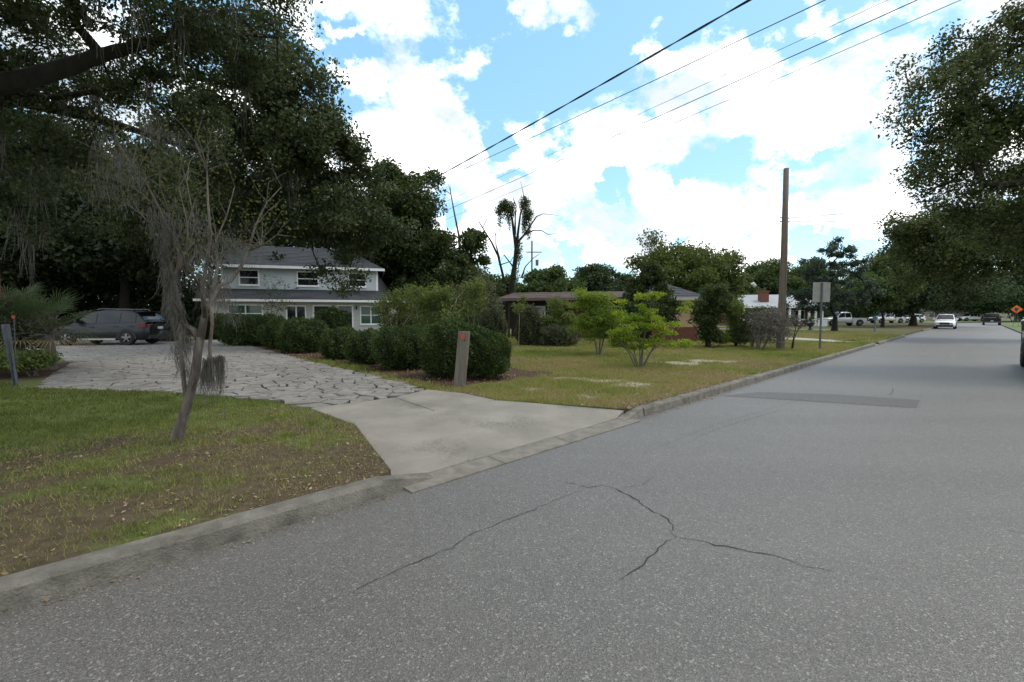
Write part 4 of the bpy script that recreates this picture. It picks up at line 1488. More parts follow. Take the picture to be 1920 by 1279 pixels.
far_tree(1712, 64, 480, 590, 95, 'massive dark oak with a thick trunk left of the white car', M['far_dark'], 53, n=42000, nc=90, leaf=.36, trunk_r=.45,
         lobes_=[px_blob(1712, 520, 64, 80, 45, 5), px_blob(1660, 555, 64, 50, 34, 4), px_blob(1770, 540, 64, 60, 36, 4), px_blob(1720, 475, 64, 50, 28, 4), px_blob(1800, 510, 66, 50, 30, 4)])
far_tree(1800, 118, 520, 588, 60, 'shady tree above the white pickup at the street end', M['far_dark'], 54, n=20000, leaf=.6, cr=2.6)
far_tree(1870, 112, 522, 584, 55, 'shady tree behind the orange sign', M['far_dark'], 55, n=20000, leaf=.6, cr=2.6)
far_tree(1935, 105, 515, 584, 50, 'shady tree at the right edge behind the silver sedan', M['far_dark'], 56, n=18000, leaf=.55, cr=2.4)
far_tree(1850, 150, 545, 590, 70, 'pale distant tree at the end of the street', M['far_leaf'], 57, n=12000, leaf=.8, cr=3)
far_tree(1600, 118, 545, 592, 60, 'distant tree showing under the round dense tree', M['far_dark'], 58, n=14000, leaf=.6, cr=2.5)
far_tree(1690, 125, 548, 594, 60, 'distant tree behind the shaded cars', M['far_dark'], 59, n=14000, leaf=.6, cr=2.5)
far_tree(770, 60, 500, 590, 60, 'dark tree filling the gap right of the white house', M['oak_mid'], 60, n=20000, leaf=.4)
wd = np.random.default_rng(8)
n = 45000
x = wd.uniform(-70, 230, n)
y = 138 + wd.uniform(0, 22, n)
z = wd.uniform(0, 1, n) * (7.5 + 2.5 * np.sin(x * .21) + 1.6 * np.sin(x * .53 + 1))
o = leaves('far_wood', np.stack([x, y, z], 1), 1.5, M['far_dark'], None, wd, .7)
o['kind'] = 'stuff'
o['label'] = 'band of far woodland along the skyline'

# 6. dead vine-hung tree and the bare stem beside it
YD = 50
D_ = lambda u, v, y=YD: AT(u, v, y)
db = AT(955, 603, YD)
db.z = LZ
dead = [[(db, .42), (D_(958, 545), 0.310), (D_(966, 490), 0.260), (D_(968, 465), 0.223), (D_(964, 440), 0.161), (D_(960, 410), 0.124), (D_(955, 385), 0.087), (D_(946, 372), 0.050)],
        [(D_(968, 465), 0.186), (D_(972, 430), 0.124), (D_(976, 400), 0.093), (D_(984, 375), 0.062), (D_(982, 366), 0.037), (D_(976, 340), 0.012)],
        [(D_(970, 455), 0.136), (D_(985, 438), 0.105), (D_(998, 418), 0.081), (D_(1006, 406), 0.062), (D_(1018, 401), 0.037), (D_(1048, 404), 0.012)],
        [(D_(985, 440), 0.087), (D_(1000, 432), 0.062), (D_(1015, 432), 0.050), (D_(1028, 440), 0.037), (D_(1045, 437), 0.012)],
        [(D_(966, 440), 0.112), (D_(966, 410), 0.074), (D_(968, 385), 0.050), (D_(962, 372), 0.031)],
        [(db + Vector((-.4, 0, 0)), 0.217), (D_(944, 520), 0.149), (D_(934, 480), 0.124), (D_(922, 455), 0.099), (D_(908, 432), 0.074), (D_(898, 416), 0.056), (D_(897, 401), 0.025)],
        [(D_(905, 428), 0.050), (D_(912, 412), 0.031), (D_(915, 408), 0.012)],
        [(D_(937, 485), 0.087), (D_(930, 460), 0.062), (D_(929, 432), 0.037)],
        [(D_(940, 496), 0.062), (D_(958, 490), 0.043), (D_(962, 482), 0.031)], [(D_(892, 468), 0.056), (D_(920, 446), 0.043), (D_(946, 428), 0.019)],
        [(D_(978, 520), 0.099), (D_(985, 500), 0.062), (D_(1000, 484), 0.037), (D_(1012, 476), 0.019)],
        [(D_(966, 505), 0.093), (D_(945, 478), 0.062), (D_(935, 497), 0.025)]]
dt, dbv = limb_tree('dead_tree', 'bare dead tree hung with dark vines standing above the brown roof', 'dead tree', db, dead, M['bark_dark'])
rv_ = np.random.default_rng(14)
P = []
for (u, v, ru, rv, k) in [(937, 412, 4, 20, 200), (992, 430, 4, 22, 200), (955, 415, 4, 20, 160), (942, 392, 9, 18, 600), (990, 408, 8, 16, 500), (948, 385, 13, 12, 900), (960, 392, 8, 16, 500), (984, 382, 12, 16, 1000), (990, 400, 12, 12, 700), (983, 420, 6, 22, 500), (972, 470, 8, 26, 700), (935, 395, 8, 9, 300), (952, 400, 8, 16, 400), (966, 520, 10, 30, 600)]:
    c = np.array(AT(u, v, YD) - dbv)
    d = unit(rv_.normal(size=(k, 3))) * (rv_.uniform(0, 1, k) ** .5)[:, None]
    P.append(c + d * np.array([ru / FPX * YD, .8, rv / FPX * YD]))
leaves('vine', np.concatenate(P), .18, M['oak_mid'], dt, rv_, .5, None, .9)
sb_ = AT(858, 600, 46)
sb_.z = LZ
thin = [[(sb_, .2), (AT(864, 500, 46), .16), (AT(860, 440, 46), .12), (AT(852, 400, 46), .08), (AT(845, 362, 46), .05), (AT(843, 340, 46), .015)],
        [(AT(845, 364, 46), .04), (AT(836, 358, 46), .03), (AT(822, 350, 46), .01)], [(AT(844, 358, 46), .03), (AT(839, 340, 46), .01)],
        [(AT(868, 470, 46), .1), (AT(872, 450, 46), .06), (AT(876, 445, 46), .02)]]
limb_tree('bare_tree', 'thin bare dead tree rising left of the vine-hung dead tree', 'dead tree', sb_, thin, M['bark_grey'])

# ------------------------------------------------------------------ clipped hedge shrubs
def shrub(name, label, u, v, y, ru, top, bot, n, leaf, lm, seed, ry=None, group='clipped shrubs along the driveway', power=2.6, lump=.1, cat='shrub'):
    """Clipped evergreen: leaves on an uneven rounded shell over a dark twiggy heart."""
    r = np.random.default_rng(seed)
    b = AT(u, v, y)
    rx = ru / FPX * y
    ht = AT(u, top, y).z - LZ
    ry = ry or rx
    t = thing(name, label, cat, (b.x, b.y, LZ), 0, group)
    d = unit(r.normal(size=(n, 3)))
    # squarish ball
    k = (np.abs(d) ** power).sum(1) ** (-1 / power)
    S_ = d * k[:, None]
    lum = 1 + lump * (np.sin(S_[:, 0] * 4.1 + seed) * np.sin(S_[:, 1] * 3.7 + seed * 2) + .8 * np.sin(S_[:, 2] * 5 + S_[:, 0] * 6.3 + seed) + .5 * np.sin(S_[:, 0] * 13 + S_[:, 1] * 11))
    rad = lum * (1 - .16 * r.uniform(0, 1, n) ** 2.2) + r.normal(0, .012, n) + (r.uniform(0, 1, n) > .95) * r.uniform(0, .13, n)
    P = S_ * rad[:, None] * np.array([rx, ry, ht * .5]) + np.array([0, 0, ht * .5])
    P[:, 2] = np.where(P[:, 2] < .06, .06 + r.uniform(0, .3, n), P[:, 2])
    leaves('foliage', P, leaf, lm, t, r, .55, unit(d + np.array([0, 0, .25])) * .7)
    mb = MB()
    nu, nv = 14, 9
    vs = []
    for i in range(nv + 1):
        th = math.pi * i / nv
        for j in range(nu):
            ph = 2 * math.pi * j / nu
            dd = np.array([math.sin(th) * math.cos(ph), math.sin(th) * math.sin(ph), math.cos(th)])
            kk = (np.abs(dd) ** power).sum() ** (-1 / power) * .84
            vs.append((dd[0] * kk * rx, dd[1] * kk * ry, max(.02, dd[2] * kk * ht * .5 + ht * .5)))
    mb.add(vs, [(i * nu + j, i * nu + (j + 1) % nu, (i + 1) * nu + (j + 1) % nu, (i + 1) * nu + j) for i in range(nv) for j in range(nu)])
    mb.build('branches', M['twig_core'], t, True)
    return t


shrub('clipped_shrub', 'tallest round clipped shrub just behind the leaning wooden post', 850, 705, 11.0, 58, 602, 705, 26000, .05, M['hedge'], 61, 0.75, power=2.2)
shrub('clipped_shrub', 'rounded clipped shrub at the street end of the hedge, right of the post', 914, 708, 10.75, 42, 621, 708, 18000, .05, M['hedge'], 62, 0.6, power=2.2)
shrub('clipped_shrub', 'wide clipped shrub left of the tallest round one', 758, 690, 12.8, 56, 613, 690, 20000, .055, M['hedge'], 63, .8, power=2.3)
shrub('clipped_shrub', 'low clipped shrub third from the post', 690, 682, 14.0, 36, 622, 682, 9000, .06, M['hedge'], 64, .7)
shrub('clipped_shrub', 'pale-topped low clipped shrub fourth from the post', 642, 672, 15.6, 34, 617, 672, 9000, .065, M['hedge'], 65, .8)
shrub('clipped_shrub', 'boxy tall clipped shrub before the house door', 626, 655, 21.5, 25, 581, 655, 8000, .09, M['hedge'], 66, .7, power=4)
shrub('clipped_shrub', 'dark rounded shrub overhanging the flagstones mid hedge', 570, 660, 18.3, 42, 599, 660, 11000, .08, M['hedge'], 67, .9)
shrub('clipped_shrub', 'dark clipped shrub between the mid shrub and the long one', 528, 655, 20.0, 28, 602, 655, 7000, .085, M['hedge'], 68, .8)
shrub('clipped_shrub', 'long clipped hedge block at the far end below the house windows', 474, 648, 22.6, 58, 593, 648, 14000, .095, M['hedge'], 69, 1.0, power=3.2)
shrub('clipped_shrub', 'dark low shrub at the left corner of the white house', 405, 640, 28, 26, 592, 640, 6000, .12, M['oak_mid'], 70, .8)
shrub('garden_shrub', 'dull green shrub by the left end of the dark low house', 925, 630, 22.5, 22, 578, 632, 6000, .1, M['dull_leaf'], 71, .6, group='shrubs before the low dark house')
shrub('garden_shrub', 'rounded dull shrub before the dark porch', 993, 635, 22, 22, 578, 637, 8000, .085, M['dull_leaf'], 72, .55, group='shrubs before the low dark house', lump=.14)
shrub('garden_shrub', 'low brown-green shrub beneath the tall bush at the porch', 1045, 638, 21.5, 32, 612, 640, 5000, .09, M['dull_leaf'], 73, .6, group='shrubs before the low dark house', lump=.16)


shrub('garden_shrub', 'dark low bush in the gap right of the white house', 770, 625, 29, 48, 590, 626, 7000, .12, M['oak_mid'], 74, .9, group='dark bushes between the houses', lump=.16)
shrub('garden_shrub', 'dark low bush behind the white-stemmed crape myrtle', 868, 625, 29.5, 46, 588, 626, 7000, .12, M['oak_mid'], 75, .9, group='dark bushes between the houses', lump=.16)
# ------------------------------------------------------------------ looser garden trees and bushes
def multi_stem(name, label, u, y, stems, blobs, n, leaf, lm, bm, seed, r0=.04, nc=40, cr=.4, group=None, cat='tree', droop=.25, flat=.6, aspect=.5):
    """Several stems from one root, each branching into its own part of the crown."""
    r = np.random.default_rng(seed)
    b = AT(u, 600, y)
    b.z = LZ
    t = thing(name, label, cat, b, 0, group)
    bl = [(Vector(c) - b, rr, w) for c, rr, w in blobs]
    cl = sample_blobs(bl, nc, r, .5)
    cl[:, 2] = np.maximum(cl[:, 2], .35)
    tops = [AT(uu, vv, y) - b for uu, vv in stems]
    own = np.argmin(((cl[:, None, [0, 2]] - np.array([(p.x, p.z) for p in tops])[None]) ** 2).sum(2), 1)
    mb = MB()
    for i, p in enumerate(tops):
        p = p + Vector((0, r.uniform(-.3, .3), 0))
        root = Vector((p.x * .12 + r.uniform(-.04, .04), r.uniform(-.1, .1), 0))
        mid = root.lerp(p, .5) + Vector((p.x * -.12, 0, .05))
        sk_, _ = skeleton(root, [root.lerp(mid, .6), mid, p], [tuple(c) for c in cl[own == i]], r0, r, taper=.5)
        k = len(mb.v)
        mb.v += sk_.v
        mb.f += [tuple(q + k for q in f) for f in sk_.f]
    mb.build('trunk', bm, t, True)
    per = n // nc
    C = np.repeat(cl, per, 0)
    d = unit(r.normal(size=(len(C), 3))) * (r.uniform(0, 1, len(C)) ** .5)[:, None]
    d[:, 2] *= flat
    P = C + d * np.repeat(cr * r.uniform(.6, 1.3, nc), per)[:, None]
    P[:, 2] = np.maximum(P[:, 2], .1)
    leaves('crown', P, leaf, lm, t, r, aspect, None, droop)
    return t


def yb(u, v, y, ru, rv, d=None, w=None):
    return px_blob(u, v, y, ru, rv, d, w)


multi_stem('yellow_tree', 'bright yellow-green bush tree on fanned thin stems in the open lawn', 1200, 12.73, [(1160, 640), (1178, 625), (1196, 600), (1215, 610), (1240, 640), (1225, 560), (1275, 610), (1150, 635)],
           [yb(1170, 615, 12.7, 40, 30, .5), yb(1215, 585, 12.7, 35, 38, .5), yb(1218, 556, 12.7, 28, 16, .4, .16), yb(1235, 630, 12.7, 35, 24, .5), yb(1280, 608, 12.7, 28, 14, .35, .12), yb(1285, 575, 12.7, 22, 9, .3, .07), yb(1205, 640, 12.7, 50, 20, .5), yb(1262, 590, 12.7, 18, 10, .3, .07), yb(1165, 575, 12.8, 25, 16, .3, .1), yb(1148, 640, 12.7, 30, 14, .35, .1), yb(1272, 640, 12.7, 24, 10, .3, .08)],
           11000, .062, M['yellow_leaf'], M['bark_grey'], 81, .022, 85, .2, cat='bush', flat=.35, group='yellow-green bushes on the lawn')
multi_stem('yellow_tree', 'darker lime green bush behind and left of the yellow-green one', 1125, 16.5, [(1100, 590), (1125, 570), (1150, 600), (1110, 620)],
           [yb(1115, 580, 16.5, 38, 36, .8), yb(1140, 610, 16.5, 40, 34, .8), yb(1100, 615, 16.5, 26, 24, .6), yb(1105, 555, 16.5, 26, 16, .5)],
           17000, .075, M['lime_leaf'], M['bark_grey'], 82, .03, 85, .32, cat='bush', flat=.5, group='yellow-green bushes on the lawn')
for i, (u, y, st, bl, n, lm, lab) in enumerate([
    (738, 25, [(725, 570), (750, 560), (775, 580)], [(735, 575, 34, 30), (765, 560, 34, 26), (720, 590, 18, 18)], 3600, 'crape_leaf', 'pale-stemmed crape myrtle at the right corner of the white house'),
    (790, 24, [(780, 570), (800, 560), (815, 585)], [(785, 570, 34, 32), (815, 555, 30, 24), (800, 600, 40, 20)], 4200, 'crape_leaf', 'loose crape myrtle behind the wide clipped shrub'),
    (838, 23.5, [(830, 575), (845, 570), (870, 570), (858, 560)], [(830, 560, 40, 26), (870, 560, 42, 28), (850, 585, 50, 20), (890, 545, 34, 18)], 5600, 'crape_leaf', 'white-stemmed crape myrtle above the tallest clipped shrub'),
    (885, 26, [(870, 560), (895, 550), (915, 565)], [(880, 555, 36, 26), (910, 575, 34, 30), (900, 530, 26, 16)], 4600, 'dull_leaf', 'greyish crape myrtle beside the brown roof')]):
    multi_stem('crape_myrtle', lab, u, y, st, [yb(a, b, y, c, d) for a, b, c, d in bl], n, .12, M[lm], M['bark_pale'], 90 + i, .055, 70, .42, flat=.95, group='crape myrtles between the houses')
multi_stem('tall_bush', 'tall thin leafy bush before the dark porch', 1046, 22, [(1035, 585), (1050, 570), (1062, 590)], [yb(1045, 575, 22, 18, 24, .5), yb(1035, 605, 22, 22, 20, .5), yb(1062, 600, 22, 18, 24, .5)], 6000, .1, M['crape_leaf'], M['bark_grey'], 101, .03, 50, .35, cat='bush')
multi_stem('young_tree', 'slim pale sapling at the left end of the dark porch', 974, 21.5, [(974, 590)], [yb(974, 578, 21.5, 12, 14, .3), yb(980, 560, 21.5, 8, 8, .2)], 700, .09, M['crape_leaf'], M['bark_pale'], 102, .022, 14, .25)
multi_stem('columnar_shrub', 'dark columnar evergreen in front of the tan wing', 1327, 20.5, [(1325, 600), (1335, 590)], [yb(1337, 575, 20.5, 30, 34, .6), yb(1330, 620, 20.5, 24, 26, .5), yb(1313, 588, 20.2, 14, 34, .4), yb(1338, 548, 20.5, 16, 14, .4)], 17000, .1, M['oak_mid'], M['bark_dark'], 103, .07, 80, .36, cat='shrub')
multi_stem('columnar_shrub', 'narrow green shrub right of the dark columnar evergreen', 1378, 21.0, [(1375, 605), (1385, 600)], [yb(1380, 600, 21, 18, 32, .5), yb(1372, 575, 21, 16, 16, .4), yb(1385, 630, 21, 18, 20, .4)], 8000, .1, M['crape_leaf'], M['bark_dark'], 104, .05, 55, .32, cat='shrub')
multi_stem('grey_shrub', 'thin grey-green bush left of the bare pole', 1412, 20.5, [(1400, 600), (1415, 590), (1425, 605)], [yb(1415, 590, 20.5, 24, 30, .5), yb(1405, 625, 20.5, 24, 22, .5)], 4500, .09, M['dull_leaf'], M['bark_grey'], 105, .03, 50, .35, cat='bush')
multi_stem('grey_shrub', 'twiggy half-dead grey bush in front of the bare pole', 1424, 18.9, [(1415, 630), (1440, 620), (1460, 615), (1425, 600)], [yb(1430, 615, 18.9, 34, 30, .6), yb(1460, 620, 18.9, 30, 24, .5), yb(1445, 590, 18.9, 30, 14, .4)], 5500, .07, M['grey_twig'], M['bark_grey'], 106, .045, 90, .33, cat='bush')
multi_stem('grey_shrub', 'leaning thin stem with sparse grey tufts right of the bare pole', 1484, 19.6, [(1486, 612), (1497, 622)], [yb(1492, 603, 19.6, 20, 10, .3), yb(1475, 605, 19.6, 16, 10, .3)], 900, .08, M['grey_twig'], M['bark_dark'], 107, .035, 20, .25, cat='bush')
multi_stem('round_bush', 'low yellow-green bush at the foot of the columnar evergreen', 1352, 20.8, [(1350, 640)], [yb(1352, 636, 20.8, 22, 14, .4)], 2200, .08, M['lime_leaf'], M['bark_grey'], 108, .02, 22, .25, cat='bush')
multi_stem('grey_shrub', 'bare twiggy sapling against the wall of the white house', 505, 30, [(495, 570), (510, 560), (525, 575)], [yb(512, 540, 30, 30, 28, .6), yb(520, 575, 30, 30, 20, .5)], 900, .1, M['oak_mid'], M['bark_grey'], 109, .035, 60, .4)

# ------------------------------------------------------------------ palmetto and ferny shrub at the left
def palm(name, label, loc, nf, Lf, seed, hub=.7, group=None):
    r = np.random.default_rng(seed)
    t = thing(name, label, 'palm', loc, 0, group)
    mb = MB()
    mb.tube([(0, 0, -.1), (0, 0, hub * .5), (.05, 0, hub)], [.2, .17, .12], 9)
    for i in range(nf):
        az = r.uniform(0, 2 * math.pi)
        el = r.uniform(-.35, 1.25)
        d = np.array([math.cos(az) * math.cos(el), math.sin(az) * math.cos(el), math.sin(el)])
        st = Lf * r.uniform(.45, .75)
        o = np.array([0.03, 0, hub])
        p1 = o + d * st
        mb.tube([tuple(o), tuple((o + p1) / 2 + np.array([0, 0, .05])), tuple(p1)], [.014, .011, .008], 4, cap=False)
        side = unit(np.cross(d, np.array([0, 0, 1.0]))[None])[0]
        upv = np.cross(side, d)
        vs, fs = [tuple(p1)], []
        for k in range(17):
            a = -1.35 + 2.7 * k / 16
            ld = d * math.cos(a) + side * math.sin(a)
            ll = Lf * .62 * (1 - .25 * abs(a)) * r.uniform(.85, 1.1)
            w = np.cross(ld, upv) * .013
            mid = p1 + ld * ll * .55 + upv * .03
            tip = p1 + ld * ll + np.array([0, 0, -.12 * ll * (1 + r.uniform(0, 1))])
            q = len(vs)
            vs += [tuple(mid + w), tuple(mid - w), tuple(tip)]
            fs += [(0, q, q + 1), (q + 1, q, q + 2)]
        MB().add(vs, fs).build('frond', M['dry_frond' if el < -.12 else 'fan_leaf'], t)
    mb.build('stem', M['bark_grey'], t)
    return t


pp = AT(88, 640, 12.4)
palm('palmetto', 'spiky fan palm left of the dark SUV', (pp.x, pp.y, LZ), 30, 1.25, 5, .95, 'fan palms at the left')
pp = AT(30, 640, 13.2)
palm('palmetto', 'taller fan palm behind the brown post at the left edge', (pp.x, pp.y, LZ), 34, 1.15, 6, 1.35, 'fan palms at the left')
pp = AT(-40, 640, 11.8)
palm('palmetto', 'fan palm at the very left edge beside the metal post', (pp.x, pp.y, LZ), 26, 1.0, 7, 1.0, 'fan palms at the left')
multi_stem('fern_bush', 'low dark leafy bush behind the grey metal post', 55, 11.0, [(30, 680), (60, 670), (80, 685)], [yb(30, 685, 11, 40, 24, .6), yb(72, 675, 11, 28, 22, .5), yb(0, 670, 11.4, 40, 36, .6)], 7000, .085, M['crape_leaf'], M['bark_grey'], 120, .02, 50, .3, cat='bush')
multi_stem('fern_bush', 'ferny green bush under the fan palms at the left edge', 20, 12.4, [(10, 600), (40, 590), (60, 620)], [yb(20, 600, 12.4, 40, 40, .6), yb(55, 620, 12.4, 36, 36, .6)], 8000, .085, M['dull_leaf'], M['bark_grey'], 121, .025, 60, .35, cat='bush')

# ------------------------------------------------------------------ the white two-storey house
def local(o):
    return o


def lap_siding(x0, x1, z0, z1, y, n):
    """Overlapping boards on a wall that faces -Y."""
    mb = MB()
    h = (z1 - z0) / n
    for i in range(n):
        a, b = z0 + i * h, z0 + (i + 1) * h
        mb.add([(x0, y - 0.022, a), (x1, y - 0.022, a), (x1, y - 0.003, b), (x0, y - 0.003, b)], [(0, 1, 2, 3)])
        mb.add([(x0, y, a), (x1, y, a), (x1, y - 0.022, a), (x0, y - 0.022, a)], [(0, 1, 2, 3)])
    return mb


def window(parent, x0, x1, z0, z1, y, glass='glass', rails='h', depth=0.06, frame=0.09):
    """Window in a wall facing -Y: frame proud of the wall, panes and bars set in it."""
    mb = MB()
    f = frame
    mb.box(x0, x0 + f, y - depth, y + .02, z0, z1).box(x1 - f, x1, y - depth, y + .02, z0, z1)
    mb.box(x0 + f, x1 - f, y - depth, y + .02, z1 - f, z1).box(x0 + f, x1 - f, y - depth, y + .02, z0, z0 + f)
    w = mb.build('window', M['trim'], parent)
    xm, zm = (x0 + x1) / 2, (z0 + z1) / 2
    if rails in ('h', 'hv'):
        MB().box(x0 + f, x1 - f, y - depth + .012, y + .01, zm - .03, zm + .03).build('rail', M['trim'], w)
    if rails in ('v', 'hv'):
        MB().box(xm - .045, xm + .045, y - depth + .006, y + .014, z0 + f, z1 - f).build('mullion', M['trim'], w)
    MB().box(x0 - .03, x1 + .03, y - depth - .04, y - depth - .002, z0 - .05, z0 + .01).build('sill', M['trim'], w)
    cuts = [x0 + f, xm, x1 - f] if rails in ('v', 'hv') else [x0 + f, x1 - f]
    zc = [z0 + f, zm, z1 - f] if rails in ('h', 'hv') else [z0 + f, z1 - f]
    for a, b in zip(cuts, cuts[1:]):
        for c, d in zip(zc, zc[1:]):
            MB().box(a, b, y - .02, y - .012, c, d).build('pane', M[glass], w)
    return w


def shingles(quad, n, m, parent, name, lift=0.03, seed=1, width=0.9):
    """Courses of shingles on a roof plane: quad = eave-left, eave-right, ridge-right, ridge-left."""
    r = random.Random(seed)
    a, b, c, d = [Vector(p) for p in quad]
    nrm = (b - a).cross(d - a).normalized()
    mb = MB()
    for i in range(n):
        t0, t1 = i / n, min(1.0, (i + 1) / n + 0.02)
        l0, r0 = a.lerp(d, t0), b.lerp(c, t0)
        l1, r1 = a.lerp(d, t1), b.lerp(c, t1)
        k = max(1, int((r0 - l0).length / width))
        q = [0.0] + sorted(min(0.999, max(0.001, (j + r.uniform(-.3, .3)) / k)) for j in range(1, k)) + [1.0]
        for u0, u1 in zip(q, q[1:]):
            h = lift * r.uniform(0.7, 1.2)
            p = [l0.lerp(r0, u0) + nrm * h, l0.lerp(r0, u1) + nrm * h, l1.lerp(r1, u1) + nrm * .004, l1.lerp(r1, u0) + nrm * .004]
            lo = [l0.lerp(r0, u0), l0.lerp(r0, u1)]
            mb.add(p + lo, [(0, 1, 2, 3), (4, 5, 1, 0)])
    o = mb.build('shingle', M[name], parent)
    o['kind'] = 'stuff'
    return o


A = AT(427, 600, 33.6)
HA = math.radians(17)
h1 = thing('white_house', 'two storey grey and white house with dark shingle roofs behind the clipped hedge', 'house', (A.x, A.y, 0.1), HA)
LW, UW, DP = 12.0, 10.6, 8.5                               # lower width, upper width, depth
MB().box(-1.3, LW, 0, DP, -0.2, 2.62).build('lower_wall', M['brick_white'], h1)
up = MB().box(-0.6, UW, 1.05, DP, 2.5, 5.3).build('upper_wall', M['siding'], h1)
sd = lap_siding(-0.6 + .1, UW - .1, 3.3, 5.2, 1.045, 15).build('siding', M['siding'], up)
sd['kind'] = 'stuff'
MB().box(UW - .14, UW + .02, 1.0, 1.2, 2.9, 5.28).build('corner_board', M['trim'], h1)
MB().box(-.62, -.48, 1.0, 1.2, 3.3, 5.28).build('corner_board', M['trim'], h1)
# skirt roof along the front and round the right end
sk = MB()
f0, f1 = (-1.9, -0.75, 2.62), (LW + .75, -0.75, 2.62)
g0, g1 = (-1.9, 1.06, 3.5), (UW + 0.0, 1.06, 3.5)
sk.poly([f0, f1, g1, g0]).poly([(f0[0], f0[1], 2.5), (f1[0], f1[1], 2.5), f1, f0])
e1 = (LW + .75, DP + .5, 2.62)
ee = (UW + 0.02, DP + .5, 5.0)
tp = (UW + 0.02, 2.6, 5.0)
sk.poly([f1, e1, ee, tp, (UW + .02, 1.06, 3.5)])
sk.poly([(f0[0], f0[1], 2.5), (f0[0], DP, 2.5), (f1[0], DP, 2.5), (f1[0], f1[1], 2.5)])
sk.poly([(f1[0], f1[1], 2.5), (e1[0], e1[1], 2.5), e1, f1])
sk.poly([f0, g0, (-1.9, 1.06, 2.5), (-1.9, -.75, 2.5)])
skr = sk.build('skirt_roof', M['shingle'], h1)
shingles([f0, f1, g1, g0], 9, 1, skr, 'shingle', seed=3)
MB().box(-1.9, LW + .77, -.80, -.752, 2.49, 2.66).build('fascia', M['trim'], h1)
rz0, rz1 = 5.22, 7.25
rf = MB()
ov = 0.5
p0, p1, p2, p3 = (-1.1, 1.05 - ov, rz0), (UW + ov, 1.05 - ov, rz0), (UW + ov, DP + ov, rz0), (-1.1, DP + ov, rz0)
r0, r1 = (-1.1, 4.8, rz1), (UW - 2.6, 4.8, rz1)
rf.poly([p0, p1, r1, r0]).poly([p1, p2, r1]).poly([p2, p3, r0, r1]).poly([p0, r0, p3]).poly([p0, p3, p2, p1])
rfo = rf.build('roof', M['shingle'], h1)
shingles([p0, p1, r1, r0], 14, 1, rfo, 'shingle', seed=4)
MB().box(-1.1, UW + ov + .02, 1.05 - ov - .05, 1.05 - ov - .002, rz0 - .17, rz0 + .03).box(UW + ov + .002, UW + ov + .05, 1.05 - ov, DP + ov, rz0 - .17, rz0 + .03).build('fascia', M['trim'], h1)
window(h1, 0.55, 1.95, 3.75, 4.95, 1.02)
window(h1, 4.55, 6.15, 3.75, 4.92, 1.02)
window(h1, 8.3, 9.7, 3.75, 4.9, 1.02)
window(h1, 0.02, 2.35, 0.95, 2.3, 0.0, 'glass_green', 'hv')
window(h1, 3.9, 5.3, 1.0, 2.25, 0.0, 'glass', 'v')
window(h1, 9.2, 10.85, 0.75, 2.25, 0.0, 'glass_green', 'hv')
dr = MB().box(5.75, 5.87, -.06, .02, 0, 2.3).box(6.95, 7.07, -.06, .02, 0, 2.3).box(5.87, 6.95, -.06, .02, 2.18, 2.3).build('door', M['trim'], h1)
MB().box(5.87, 6.95, -.03, -.012, 0.05, 2.18).build('door_leaf', M['black_plastic'], dr)
d2 = MB().box(7.5, 7.6, -.055, .02, 0, 2.3).box(8.6, 8.7, -.055, .02, 0, 2.3).box(7.6, 8.6, -.055, .02, 2.2, 2.3).build('door', M['trim'], h1)
MB().box(7.6, 8.6, -.028, -.012, 0.05, 2.2).build('door_leaf', M['glass'], d2)
MB().box(8.88, 9.0, -.14, -.02, 1.95, 2.2).build('wall_lamp', M['black_plastic'], h1)
MB().box(-1.0, 11.5, -0.7, -0.02, -0.1, 0.12).build('step', M['gutter'], h1)

# ------------------------------------------------------------------ low dark house in the middle
B = AT(938, 600, 29.0)
h2 = thing('ranch_house', 'long low dark house with brown shingle roof and tan end wing', 'house', (B.x, B.y, 0.1), math.radians(-15))
MB().box(0.3, 9.0, 1.6, 8, -.1, 2.55).build('wall', M['dark_wood'], h2)
rr = MB()
q0, q1, q2, q3 = (-.2, 0, 2.55), (9.3, 0, 2.55), (9.3, 4.4, 3.12), (-.2, 4.4, 3.12)
rr.poly([q0, q1, q2, q3]).poly([q3, q2, (9.3, 9, 2.5), (-.2, 9, 2.5)]).poly([(q0[0], 0, 2.4), (q1[0], 0, 2.4), q1, q0]).poly([(q0[0], 0, 2.4), (q0[0], 9, 2.4), (q1[0], 9, 2.4), (q1[0], 0, 2.4)])
rr.poly([q0, q3, (-.2, 9, 2.5), (-.2, 9, 2.4), (-.2, 0, 2.4)])
ro = rr.build('roof', M['shingle_brown'], h2)
shingles([q0, q1, q2, q3], 11, 1, ro, 'shingle_brown', seed=6)
for x in (0.4, 3.2, 6.3, 8.9):
    MB().box(x, x + .12, .3, .42, -.1, 2.4).build('porch_post', M['dark_wood'], h2)
window(h2, 1.1, 2.6, 0.9, 2.1, 1.58, 'glass', 'v')
window(h2, 6.0, 7.6, 0.9, 2.1, 1.58, 'glass', 'v')
MB().box(4.2, 5.2, 1.55, 1.59, 0, 2.1).build('door', M['brown_wood'], h2)
